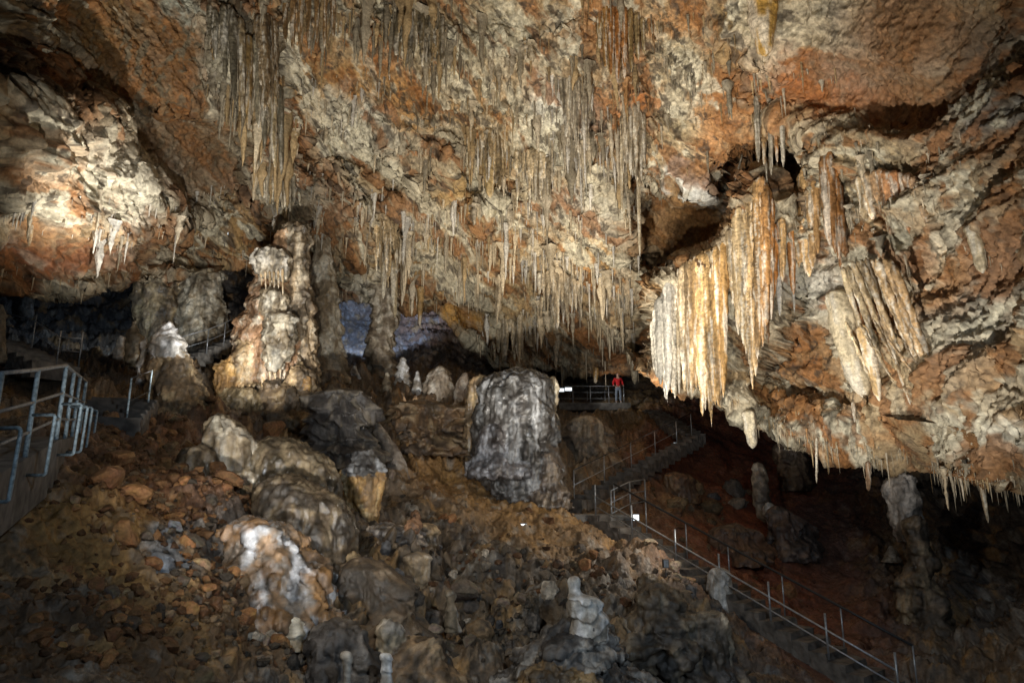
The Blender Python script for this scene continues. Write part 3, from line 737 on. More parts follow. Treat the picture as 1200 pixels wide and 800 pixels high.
FORMS = [
 # name, label, category, outline rows (py, xl, xr), keywords
 ('stalagmite_column', 'narrow whitish column standing just right of the giant pale column', 'column',
  [(268, 370, 388), (295, 370, 386), (322, 364, 392), (345, 362, 396), (380, 360, 398), (410, 362, 400), (432, 360, 404), (450, 356, 408)], dict(Y=30.5, pal_=PALE, tiers=.12, flutes=.16, seed=2)),
 ('stalagmite_column', 'pale double column behind the upper left stairs', 'column',
  [(300, 222, 246), (318, 218, 258), (345, 214, 258), (372, 206, 262), (395, 206, 266), (420, 212, 268)], dict(Y=32, pal_=PALE, tiers=.14, flutes=.16, seed=3)),
 ('flowstone_drapery', 'brown fluted drapery wall left of the pale double column', 'drapery',
  [(285, 158, 206), (310, 156, 210), (340, 160, 212), (370, 162, 212), (392, 166, 212), (410, 160, 214)], dict(Y=31.5, pal_=BROWN, tiers=.04, flutes=.22, flute_f=2.4, seed=4)),
 ('stalagmite_column', 'grey leaning column in front of the dark left alcove', 'column',
  [(322, 30, 42), (345, 26, 40), (372, 22, 38)], dict(Y=31, pal_=SLATE, tiers=.08, flutes=.1, seed=5)),
 ('flowstone_mound', 'brown fluted pedestal below the upper left stairs', 'flowstone',
  [(402, 186, 206), (416, 178, 222), (440, 178, 232), (465, 176, 238), (490, 180, 240), (505, 178, 244)], dict(Y=20.6, pal_=BROWN, tiers=.05, flutes=.2, flute_f=2.6, seed=6)),
 ('stalagmite', 'cream pointed stalagmite on the ledge above the rubble slope', 'stalagmite',
  [(374, 156, 159), (385, 153, 164), (400, 150, 167), (415, 149, 170), (426, 147, 172)], dict(Y=21.6, pal_=PALE, tiers=.2, flutes=.14, tier_h=.5, seed=7)),
 ('stalagmite', 'tiny white stalagmite left of the cream pointed one', 'stalagmite',
  [(392, 140, 142), (402, 136, 146), (420, 134, 149)], dict(Y=22.2, pal_=ICE, tiers=.2, tier_h=.4, seed=8)),
 ('stalagmite', 'knobbly pale stalagmite on top of the brown fluted pedestal', 'stalagmite',
  [(378, 192, 200), (388, 186, 208), (400, 182, 214), (412, 180, 218), (420, 182, 218)], dict(Y=20.4, pal_=ICE, tiers=.2, lump=.25, tier_h=.4, seed=9)),
 ('stalagmite', 'thin frosty stalagmite between cream stalagmite and fluted pedestal', 'stalagmite',
  [(392, 169, 171), (405, 166, 174), (430, 164, 177), (450, 161, 180)], dict(Y=20.9, pal_=ICE, tiers=.16, tier_h=.4, seed=10)),
 ('stalagmite_column', 'slim twisted grey column in the middle passage', 'column',
  [(328, 436, 462), (345, 438, 464), (362, 436, 466), (380, 434, 464), (400, 432, 462), (420, 430, 462), (445, 428, 468)], dict(Y=35.2, pal_=pal((.34, .28, .20), (.52, .46, .36), (.16, .12, .08)), tiers=.2, flutes=.1, tier_h=.7, lump=.16, seed=11)),
 ('stalagmite', 'white frosted stalagmite right of the twisted grey column', 'stalagmite',
  [(418, 470, 474), (430, 466, 478), (445, 463, 481), (462, 461, 484)], dict(Y=32.6, pal_=ICE, tiers=.22, tier_h=.5, seed=12)),
 ('stalagmite', 'broad frosted stalagmite cluster in the middle of the hall', 'stalagmite',
  [(428, 512, 520), (438, 504, 527), (450, 498, 530), (465, 496, 532), (478, 498, 534)], dict(Y=31.7, pal_=pal((.36, .30, .23), (.55, .50, .42), (.2, .15, .1)), tiers=.12, flutes=.22, flute_f=4, seed=13)),
 ('stalagmite', 'sharp frosted ridge leaning against the grey flowstone dome', 'stalagmite',
  [(436, 543, 548), (450, 534, 549), (466, 528, 550), (482, 526, 552)], dict(Y=31.9, pal_=pal((.30, .24, .18), (.5, .45, .38), (.15, .11, .08)), flutes=.2, seed=14)),
 ('flowstone_dome', 'big slate grey flowstone dome in the middle of the hall', 'flowstone',
  [(432, 590, 628), (440, 572, 640), (460, 560, 648), (490, 556, 652), (520, 556, 654), (548, 558, 654), (570, 566, 648), (590, 578, 640), (606, 584, 634)], dict(Y=24.2, pal_=SLATE, tiers=.05, flutes=.13, flute_f=1.6, lump=.12, seed=15)),
 ('flowstone_drapery', 'dark tawny drapery fold on the left flank of the grey dome', 'drapery',
  [(440, 556, 572), (460, 548, 572), (490, 546, 572), (520, 542, 570), (545, 548, 570)], dict(Y=24.6, pal_=BROWN, flutes=.2, seed=16)),
 ('stalagmite_column', 'thin cream column on the right flank of the grey dome', 'column',
  [(442, 643, 652), (455, 641, 654), (480, 643, 653), (500, 641, 654), (515, 646, 656)], dict(Y=24.4, pal_=PALE, tiers=.2, tier_h=.5, flutes=.18, seed=17)),
 ('flowstone_bulge', 'smooth tan flowstone pillar above the blue white ledge', 'flowstone',
  [(486, 250, 262), (500, 242, 282), (520, 238, 296), (545, 240, 298), (565, 244, 292), (592, 250, 284)], dict(Y=15.3, pal_=pal((.32, .25, .16), (.52, .46, .36), (.14, .10, .06)), flutes=.14, tiers=.08, seed=18)),
 ('stalagmite', 'small pale knob stalagmite topping the tan flowstone pillar', 'stalagmite',
  [(486, 251, 257), (494, 249, 259), (506, 247, 262)], dict(Y=14.9, pal_=PALE, tiers=.15, tier_h=.3, seed=19)),
 ('flowstone_bulge', 'dark olive flowstone cascade pouring down beside the tan pillar', 'flowstone',
  [(512, 300, 350), (530, 288, 372), (560, 285, 388), (590, 292, 395), (620, 310, 394), (645, 330, 388)], dict(Y=15.9, pal_=pal((.12, .09, .055), (.20, .155, .095), (.06, .05, .036)), flutes=.10, flute_f=1.6, tiers=.06, lump=.16, seed=20)),
 ('flowstone_ledge', 'blue white wet flowstone ledge with orange drips', 'flowstone',
  [(606, 272, 308), (618, 262, 334), (632, 262, 345), (645, 276, 352), (665, 282, 366), (690, 292, 374), (712, 308, 372), (735, 322, 352)], dict(Y=12.7, pal_=pal((.19, .16, .13), (.42, .43, .45), (.24, .13, .05)), flutes=.2, tiers=.16, tier_h=.7, lump=.2, seed=21)),
 ('stalagmite', 'honey coloured mushroom stalagmite with a slate cap', 'stalagmite',
  [(545, 414, 438), (553, 404, 447), (562, 402, 449), (575, 406, 448), (592, 410, 445), (608, 414, 441), (625, 418, 436)], dict(Y=17.9, pal_=HONEY, flutes=.2, flute_f=4.5, tiers=.04, seed=22)),
 ('stalagmite', 'slate knob standing on the honey mushroom stalagmite', 'stalagmite',
  [(527, 422, 434), (535, 412, 436), (543, 410, 442), (552, 404, 447), (558, 403, 448)], dict(Y=17.8, pal_=SLATE, lump=.2, tiers=.16, tier_h=.3, seed=23)),
 ('stalagmite', 'stepped tan stalagmite with a flat grey top', 'stalagmite',
  [(646, 476, 502), (653, 473, 505), (665, 475, 502), (678, 478, 500), (692, 480, 499)], dict(Y=15.6, pal_=pal((.30, .22, .13), (.42, .36, .28), (.14, .11, .08)), flutes=.18, flute_f=5, tiers=.12, tier_h=.4, seed=24)),
 ('stalagmite', 'squat brown layered stalagmite right of the honey mushroom', 'stalagmite',
  [(612, 488, 508), (620, 484, 514), (632, 484, 515), (645, 488, 512)], dict(Y=17.6, pal_=BROWN, flutes=.16, flute_f=5, tiers=.14, tier_h=.3, seed=25)),
 ('stalagmite', 'slim white capped stalagmite left of the seated figure stalagmite', 'stalagmite',
  [(690, 523, 531), (698, 521, 534), (706, 524, 533), (722, 522, 536), (740, 520, 540)], dict(Y=13.9, pal_=pal((.22, .17, .11), (.50, .47, .42), (.08, .07, .05)), tiers=.2, tier_h=.35, lump=.2, seed=26)),
 ('flowstone_mound', 'sooty wet mound carrying the seated figure stalagmite', 'flowstone',
  [(716, 672, 704), (735, 652, 716), (760, 628, 722), (790, 606, 736), (825, 592, 760), (860, 585, 790)], dict(Y=13.2, pal_=SOOT, lump=.3, flutes=.12, tiers=.16, tier_h=.35, seed=27)),
 ('stalagmite', 'seated figure shaped white stalagmite on the sooty mound', 'stalagmite',
  [(674, 669, 677), (680, 666, 680), (690, 667, 679), (696, 668, 682), (699, 667, 700), (705, 665, 705), (715, 667, 706), (722, 668, 714), (738, 668, 715), (752, 664, 712)], dict(Y=13, pal_=ICE, lump=.16, tiers=.10, tier_h=.3, flutes=.06, seed=28)),
 ('flowstone_mound', 'glossy dark mound at the bottom left of the seated figure', 'flowstone',
  [(744, 470, 500), (756, 458, 520), (775, 452, 534), (800, 448, 545), (830, 444, 556)], dict(Y=12.2, pal_=pal((.17, .11, .06), (.28, .20, .12), (.06, .05, .04)), flutes=.16, flute_f=3, lump=.2, seed=29)),
 ('stalagmite', 'hooded tan stalagmite near the bottom edge', 'stalagmite',
  [(727, 456, 468), (735, 448, 473), (748, 443, 475), (765, 444, 474), (790, 446, 472)], dict(Y=12.0, pal_=pal((.34, .28, .19), (.52, .48, .42), (.12, .09, .06)), flutes=.16, tiers=.1, lump=.15, seed=30)),
 ('stalagmite', 'stubby white ringed stalagmite at the bottom edge', 'stalagmite',
  [(764, 444, 458), (772, 446, 460), (786, 447, 459), (810, 445, 461)], dict(Y=10.8, pal_=ICE, tiers=.16, tier_h=.2, seed=31)),
 ('stalagmite', 'grey white stalagmite stump behind the lower handrail', 'stalagmite',
  [(664, 834, 850), (672, 831, 855), (685, 830, 857), (700, 830, 858), (722, 828, 860)], dict(Y=19.8, pal_=ICE, tiers=.1, flutes=.15, seed=32)),
 ('flowstone_mound', 'dark rounded boulder of flowstone on the red earth slope', 'flowstone',
  [(612, 852, 872), (622, 840, 884), (640, 836, 890), (660, 838, 892)], dict(Y=24.5, pal_=pal((.12, .065, .038), (.2, .12, .07), (.06, .04, .03)), flutes=.16, lump=.34, seed=33)),
 ('stalagmite_column', 'tall tan stalagmite standing on the red earth slope', 'stalagmite',
  [(541, 884, 892), (555, 881, 898), (575, 882, 900), (595, 886, 902), (612, 890, 906)], dict(Y=29, pal_=pal((.26, .20, .14), (.40, .34, .26), (.11, .08, .06)), tiers=.16, tier_h=.6, flutes=.14, seed=34)),
 ('stalagmite', 'dark shadowed stalagmite pillar below the hanging right mass', 'stalagmite',
  [(508, 912, 934), (525, 910, 940), (550, 912, 946), (575, 918, 950)], dict(Y=32, pal_=pal((.15, .11, .08), (.26, .2, .14), (.07, .05, .04)), tiers=.16, lump=.2, seed=35)),
 ('flowstone_pillar', 'knobbly tan flowstone pillar on the dark right wall', 'flowstone',
  [(606, 1058, 1082), (650, 1066, 1090), (680, 1064, 1096), (700, 1056, 1104), (735, 1060, 1110), (770, 1052, 1118), (800, 1050, 1122)], dict(Y=20.6, pal_=pal((.15, .105, .065), (.24, .18, .11), (.07, .055, .04)), tiers=.16, lump=.42, seed=36)),
 ('stalagmite', 'small white pointed stalagmite in the dark right recess', 'stalagmite',
  [(639, 1042, 1046), (646, 1039, 1050), (658, 1034, 1056)], dict(Y=25, pal_=ICE, tiers=.14, tier_h=.3, seed=37)),
 ('flowstone_pillar', 'greyish draped pillar under the fringed ceiling lip at right', 'flowstone',
  [(556, 1042, 1070), (580, 1038, 1074), (605, 1046, 1078), (635, 1056, 1082)], dict(Y=21.6, pal_=pal((.20, .17, .14), (.34, .30, .26), (.09, .08, .07)), flutes=.2, seed=38)),
 ('stalagmite', 'orange fluted stub below the hanging right mass', 'stalagmite',
  [(552, 782, 800), (560, 778, 812), (575, 780, 816), (590, 784, 820)], dict(Y=28.5, pal_=pal((.20, .11, .06), (.30, .19, .1), (.1, .06, .04)), flutes=.2, flute_f=4, seed=39)),
 ('stalagmite', 'pale fluted stub beside the lower stairs', 'stalagmite',
  [(670, 752, 764), (678, 748, 770), (690, 750, 772), (705, 748, 776)], dict(Y=17.6, pal_=pal((.20, .14, .08), (.30, .23, .14), (.1, .075, .05)), flutes=.2, flute_f=6, seed=40)),
 ('flowstone_sheet', 'smooth brown flowstone sheet left of the tan pillar', 'flowstone',
  [(522, 222, 242), (532, 212, 252), (548, 210, 256), (570, 218, 262), (592, 230, 268), (606, 240, 270)], dict(Y=14.7, pal_=pal((.13, .095, .06), (.20, .155, .1), (.06, .05, .036)), tiers=0, flutes=.06, flute_f=1.4, lump=.14, seed=70)),
 ('flowstone_sheet', 'long dark sleek flowstone sheet sweeping down to the white ledge', 'flowstone',
  [(556, 318, 352), (575, 300, 378), (595, 300, 400), (620, 308, 412), (650, 330, 414), (680, 356, 412), (705, 372, 406)], dict(Y=14.6, pal_=pal((.11, .08, .05), (.19, .145, .09), (.05, .042, .034)), tiers=.02, flutes=.10, flute_f=1.8, lump=.14, seed=71)),
 ('flowstone_ridge', 'root like leaning flowstone ridge behind the honey mushroom', 'flowstone',
  [(478, 427, 438), (492, 430, 442), (505, 436, 452), (520, 444, 462), (540, 450, 474), (560, 458, 482), (572, 468, 484)], dict(Y=22.1, pal_=pal((.22, .18, .14), (.32, .28, .24), (.13, .1, .08)), tiers=0, flutes=.08, lump=.12, seed=72)),
 ('flowstone_mound', 'blackish glossy flowstone wall behind the root like ridge', 'flowstone',
  [(455, 380, 420), (468, 368, 432), (485, 366, 436), (505, 370, 432), (530, 372, 424), (550, 380, 416)], dict(Y=21.5, pal_=pal((.10, .09, .08), (.2, .17, .13), (.045, .04, .038)), tiers=.14, tier_h=.5, flutes=.14, lump=.3, seed=73)),
 ('flowstone_mound', 'brown crusted hummock below the frosted stalagmites', 'flowstone',
  [(468, 470, 520), (480, 455, 545), (496, 450, 552), (515, 456, 550), (535, 470, 545)], dict(Y=25.6, pal_=pal((.2, .12, .06), (.30, .22, .13), (.08, .06, .045)), tiers=.16, tier_h=.6, flutes=.14, lump=.26, seed=74)),
 ('flowstone_bulge', 'bluish white flecked bulge at the foot of the grey dome', 'flowstone',
  [(496, 574, 592), (508, 562, 604), (525, 560, 608), (542, 564, 606), (560, 572, 598)], dict(Y=23.4, pal_=pal((.16, .16, .17), (.42, .43, .46), (.07, .06, .055)), flutes=.14, lump=.22, tiers=.12, seed=75)),
 ('flowstone_bulge', 'dark brown skirt of drips under the grey dome', 'flowstone',
  [(520, 626, 646), (535, 618, 656), (555, 614, 658), (575, 618, 652), (596, 624, 646)], dict(Y=23.7, pal_=pal((.13, .1, .075), (.24, .19, .14), (.055, .045, .04)), flutes=.26, flute_f=3, lump=.16, seed=76)),
 ('flowstone_wall', 'rough grey brown rock face below the platform', 'rock',
  [(486, 668, 712), (500, 660, 718), (525, 656, 712), (550, 660, 698), (572, 668, 688)], dict(Y=29.5, depth=.5, pal_=pal((.23, .17, .11), (.34, .28, .2), (.1, .08, .06)), flutes=.16, flute_f=1.6, tiers=.1, lump=.26, seed=77)),
 ('flowstone_mound', 'layered slate and tan mound under the honey mushroom', 'flowstone',
  [(612, 444, 470), (622, 432, 486), (636, 428, 488), (652, 432, 482), (668, 440, 470)], dict(Y=16.6, pal_=pal((.17, .15, .13), (.38, .31, .24), (.07, .065, .065)), tiers=.22, tier_h=.28, flutes=.14, lump=.24, seed=78)),
 ('rough_hummock', 'rough brown crusted hummock left of the stepped tan stalagmite', 'rock',
  [(652, 402, 440), (664, 392, 462), (690, 388, 482), (715, 392, 490), (740, 400, 486)], dict(Y=14.1, pal_=pal((.13, .09, .055), (.2, .15, .1), (.06, .05, .04)), tiers=.04, flutes=.08, lump=.3, seed=79)),
 ('flowstone_mound', 'black wet mound at the bottom left of the hooded stalagmite', 'flowstone',
  [(722, 384, 402), (735, 376, 424), (755, 370, 440), (780, 366, 450), (820, 360, 460)], dict(Y=11.8, pal_=pal((.09, .075, .06), (.17, .15, .13), (.04, .036, .034)), tiers=.08, flutes=.1, lump=.3, seed=80)),
 ('stalagmite', 'white cup shaped stalagmite at the bottom edge left of the ringed one', 'stalagmite',
  [(762, 400, 410), (768, 399, 414), (776, 401, 413), (790, 403, 411), (806, 402, 412)], dict(Y=10.6, pal_=ICE, tiers=.1, tier_h=.2, seed=81)),
 ('flowstone_mound', 'honey dripping skirt of the sooty mound at the bottom edge', 'flowstone',
  [(776, 630, 680), (784, 620, 694), (800, 616, 700), (830, 614, 704)], dict(Y=12.5, pal_=pal((.20, .13, .06), (.32, .22, .11), (.06, .05, .04)), tiers=.04, flutes=.36, flute_f=4, lump=.1, seed=82)),
 ('flowstone_mound', 'lumpy brown mound right of the seated figure', 'flowstone',
  [(682, 754, 780), (694, 744, 796), (715, 738, 812), (740, 734, 826), (775, 736, 836), (815, 740, 846)], dict(Y=15.3, pal_=pal((.12, .09, .06), (.20, .16, .11), (.05, .045, .04)), tiers=.12, tier_h=.5, flutes=.14, lump=.34, seed=83)),
 ('flowstone_mound', 'fluted brown mound beside the lowest visible steps', 'flowstone',
  [(716, 818, 838), (730, 808, 850), (755, 806, 858), (785, 808, 866), (820, 812, 872)], dict(Y=15.1, pal_=pal((.17, .14, .1), (.28, .24, .18), (.06, .05, .045)), tiers=.12, flutes=.24, flute_f=3, lump=.26, seed=84)),
 ('boulder', 'bluish grey boulder in the middle of the rubble slope', 'rock',
  [(646, 178, 192), (652, 170, 198), (668, 168, 202), (684, 172, 202), (700, 180, 198)], dict(Y=10.3, pal_=pal((.13, .14, .155), (.24, .26, .29), (.06, .06, .06)), tiers=.1, tier_h=.3, flutes=.04, lump=.3, seed=85)),
 ('flowstone_mound', 'pale crumbly stub with a white foot below the white ledge', 'flowstone',
  [(722, 334, 350), (732, 328, 356), (745, 326, 352), (760, 330, 346)], dict(Y=11.9, pal_=PALE, tiers=.14, tier_h=.3, lump=.3, seed=86)),
 ('flowstone_mound', 'dark shiny hump below the tall tan stalagmite on red earth', 'flowstone',
  [(592, 902, 916), (602, 896, 930), (620, 896, 944), (640, 904, 950), (655, 914, 948)], dict(Y=26.1, pal_=pal((.10, .065, .05), (.17, .13, .11), (.05, .04, .036)), tiers=.12, flutes=.14, lump=.4, seed=87)),
 ('stalagmite', 'short frosted stalagmite left of the twisted grey column', 'stalagmite',
  [(428, 414, 417), (438, 410, 421), (452, 407, 424)], dict(Y=32.6, pal_=ICE, tiers=.2, tier_h=.4, seed=101)),
 ('stalagmite', 'small cream stalagmite between the twisted column and the white frosted one', 'stalagmite',
  [(436, 452, 455), (446, 449, 458), (460, 446, 462)], dict(Y=32.0, pal_=PALE, tiers=.2, tier_h=.4, seed=102)),
 ('stalagmite', 'slender frosted spike left of the broad frosted cluster', 'stalagmite',
  [(434, 488, 490), (446, 485, 493), (466, 482, 497)], dict(Y=31.6, pal_=ICE, tiers=.2, tier_h=.4, seed=103)),
 ('stalagmite', 'fluted tan stool shaped stalagmite below the narrow whitish column', 'stalagmite',
  [(433, 378, 398), (438, 374, 402), (450, 376, 402), (464, 379, 399)], dict(Y=29.2, pal_=pal((.34, .25, .15), (.5, .4, .27), (.16, .11, .07)), flutes=.24, flute_f=4, seed=104)),
 ('stalagmite', 'curled cream stalagmite at the right foot of the giant column', 'stalagmite',
  [(440, 358, 364), (450, 352, 366), (464, 351, 362), (472, 352, 360)], dict(Y=23.6, pal_=HONEY, flutes=.16, lump=.2, seed=105)),
 ('stalagmite', 'white stub in front of the tall tan stalagmite on red earth', 'stalagmite',
  [(588, 897, 903), (594, 895, 909), (606, 897, 915), (616, 900, 918)], dict(Y=27.6, pal_=ICE, flutes=.1, lump=.2, seed=106)),
 ('stalagmite', 'white tipped stalagmite at the left edge by the upper stairs', 'stalagmite',
  [(356, -4, 3), (370, -8, 5), (395, -10, 5), (425, -12, 6)], dict(Y=19, pal_=PALE, tiers=.14, seed=41)),
]
FUSE = {
    'cascade': (('smooth tan flowstone pillar', 'dark olive flowstone cascade', 'blue white wet flowstone ledge', 'smooth brown flowstone sheet', 'long dark sleek flowstone'), .05, 'flowstone_cascade', 'broad olive brown flowstone cascade with a blue white wet ledge at its foot', 'flowstone'),
    'dome': (('big slate grey flowstone dome', 'dark tawny drapery fold', 'thin cream column on the right', 'bluish white flecked bulge', 'dark brown skirt of drips'), .06, 'flowstone_dome', 'tall slate grey ribbed flowstone dome in the middle of the hall', 'flowstone'),
    'sooty': (('sooty wet mound carrying', 'honey dripping skirt'), .035, 'flowstone_mound', 'sooty wet mound carrying the seated figure stalagmite', 'flowstone'),
    'mush': (('honey coloured mushroom', 'slate knob standing', 'layered slate and tan mound'), .04, 'stalagmite', 'honey coloured mushroom stalagmite with a slate cap and layered base', 'stalagmite'),
    'hood': (('glossy dark mound at the bottom', 'hooded tan stalagmite', 'black wet mound at the bottom'), .04, 'flowstone_mound', 'dark glossy mound with a hooded tan stalagmite near the bottom edge', 'flowstone'),
    'right': (('lumpy brown mound right', 'fluted brown mound beside', 'pale fluted stub beside'), .05, 'flowstone_mound', 'lumpy brown mound between the seated figure and the lower stairs', 'flowstone'),
    'ped': (('brown fluted pedestal', 'knobbly pale stalagmite on top', 'thin frosty stalagmite', 'cream pointed stalagmite', 'tiny white stalagmite'), .055, 'flowstone_mound', 'brown fluted pedestal crowned by small pale stalagmites', 'flowstone'),
    'pillar': (('knobbly tan flowstone pillar', 'greyish draped pillar'), .055, 'flowstone_pillar', 'knobbly tan flowstone pillar on the dark right wall', 'flowstone'),
    'wallcol': (('pale double column', 'brown fluted drapery wall'), .07, 'stalagmite_column', 'pale double column with brown drapery behind the upper left stairs', 'column'),
}
made = {}
for nm, lb, ct, ol, kw in FORMS:
    made[lb] = flow_form(nm, lb, ct, ol, **kw)
for k_, (keys, vox, nm, lb, ct) in enumerate(FUSE.values()):
    grp = [made[l] for l in made if any(l.startswith(q) for q in keys)]
    assert len(grp) == len(keys), (nm, len(grp), len(keys))
    big_ = nm in ('flowstone_cascade', 'flowstone_dome')
    sleek = nm == 'flowstone_cascade'
    tag(fuse(nm, grp, vox, 8 if sleek else 4, .6 if sleek else 1.0, 30 + k_, flute=.22 if sleek else .15 if big_ else .09, lum=.05, tier=.05 if big_ else .09, mat='wet' if big_ else 'flow'), lb, ct)
TAWNY = pal((.34, .25, .15), (.50, .42, .30), (.15, .11, .07))
PINK = pal((.44, .28, .16), (.58, .50, .38), (.26, .14, .07))
drip_specs = []
giant = thing('stalagmite_column', 'giant tiered pale and brown stalagmite column reaching the ceiling left of centre', 'column', tuple(PY(315, 515, 24.3)))
gparts = []
def gp(nm, ol, Y, pl, **kw):
    gparts.append(flow_form(nm, None, None, ol, Y=Y, pal_=pl, tag_it=False, **kw))
gp('trunk', [(262, 334, 362), (285, 332, 362), (310, 330, 361), (340, 326, 362), (380, 322, 364), (420, 312, 368), (460, 300, 368), (490, 292, 364), (520, 285, 350)], 25.0, TAWNY, tiers=.05, flutes=.16, flute_f=2.2, lump=.12, seed=60)
gp('crown', [(290, 312, 330), (294, 303, 336), (302, 299, 338), (310, 298, 338), (318, 300, 336), (326, 306, 332)], 24.0, pal((.50, .44, .34), (.62, .57, .48), (.28, .22, .14)), tiers=.04, flutes=.16, flute_f=4, lump=.08, seed=61)
gp('shaft', [(268, 326, 336), (296, 318, 336), (320, 302, 336), (345, 294, 338), (375, 284, 342), (405, 278, 346), (430, 272, 350), (450, 270, 350)], 24.6, PINK, tiers=.04, flutes=.14, flute_f=2.2, lump=.10, seed=62)
gp('lobe', [(338, 312, 326), (346, 309, 334), (358, 308, 336), (370, 310, 332), (382, 312, 326)], 23.8, PALE, flutes=.16, flute_f=4, lump=.16, seed=63)
gp('lobe', [(366, 318, 338), (378, 314, 346), (392, 312, 348), (404, 310, 342), (416, 312, 338), (432, 316, 332)], 23.6, PALE, tiers=.1, flutes=.18, flute_f=4, lump=.2, seed=64)
gp('lobe', [(398, 282, 300), (410, 276, 306), (425, 270, 306), (440, 268, 302), (455, 272, 296)], 23.8, pal((.40, .28, .15), (.55, .45, .3), (.2, .13, .07)), flutes=.1, lump=.2, seed=65)
gp('bulge', [(420, 262, 270), (432, 255, 276), (455, 254, 274), (480, 257, 272), (498, 258, 270)], 23.4, HONEY, flutes=.14, lump=.15, seed=66)
gp('bulge', [(452, 272, 292), (462, 264, 302), (476, 262, 304), (490, 268, 300), (502, 276, 294)], 23.2, pal((.27, .2, .11), (.38, .3, .18), (.12, .09, .05)), flutes=.1, lump=.12, seed=67)
gp('bulge', [(446, 316, 336), (456, 308, 352), (470, 304, 358), (488, 308, 354), (506, 318, 342)], 23.7, pal((.2, .14, .08), (.34, .25, .14), (.09, .07, .05)), tiers=.1, flutes=.14, lump=.2, seed=68)
gp('bulge', [(428, 342, 360), (440, 338, 368), (460, 342, 370), (474, 350, 366)], 23.9, BROWN, flutes=.18, lump=.2, seed=69)
gp('arm', [(300, 340, 352), (330, 344, 362), (380, 350, 368), (430, 348, 372), (470, 346, 372), (490, 350, 366)], 25.4, BROWN, flutes=.2, lump=.12, seed=59)
fuse('trunk', gparts, .055, 3, 1.0, 91, giant, flute=.16, tier=.16)
for k_, (x0, y0, y1, w_) in enumerate([(306, 316, 334, 2.5), (311, 317, 340, 2.5), (316, 317, 336, 3), (321, 317, 344, 3), (326, 316, 338, 3), (331, 314, 346, 3), (316, 416, 446, 5), (322, 414, 452, 5), (328, 416, 444, 4), (284, 442, 470, 5), (292, 440, 462, 4), (308, 440, 466, 5)]):
    drip_specs.append((x0, y0, y1, w_, 23.55))


# ------------------------------------------------------------------ stalactites
def drip_mesh(name, sides=9, rings=12, seed=0, tint=CREAM, bend=0.0):
    r_ = np.random.default_rng(seed)
    t = np.linspace(0, 1, rings)
    rad = (1 - t) ** 0.62 * (1 + 0.25 * np.sin(t * r_.uniform(6, 14) + r_.uniform(0, 6))) * (1 + 0.12 * r_.normal(size=rings))
    rad[0] *= 1.5
    rad[-1] = 0.03
    th = np.linspace(0, 2 * np.pi, sides, endpoint=False)
    ax = np.cumsum(r_.normal(size=(rings, 2)), 0) * 0.10
    ax -= ax[0]
    rr = rad[:, None] * (1 + 0.22 * r_.normal(size=(1, sides)) + 0.1 * r_.normal(size=(rings, sides)))
    V = np.stack([rr * np.cos(th) + ax[:, :1] + bend * t[:, None] ** 1.5, rr * np.sin(th) + ax[:, 1:], -t[:, None] + 0 * th], -1).reshape(-1, 3)
    V[:, 2] += 0.04 * (V[:, 2] > -0.01)
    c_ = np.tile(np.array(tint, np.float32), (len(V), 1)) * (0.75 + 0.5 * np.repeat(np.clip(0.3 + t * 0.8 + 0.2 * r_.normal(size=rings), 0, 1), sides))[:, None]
    me = raw_mesh(name, V, grid_faces(rings, sides, True), c_)
    me.materials.append(M['drip'])
    return me
TINTS = [CREAM, (.48, .40, .28), (.40, .28, .14), (.30, .25, .17), (.62, .57, .48), (.38, .20, .08)]
drips = [[drip_mesh('stalactite', 9, 13, 100 + 7 * k + j, T) for j in range(4)] for k, T in enumerate(TINTS)]
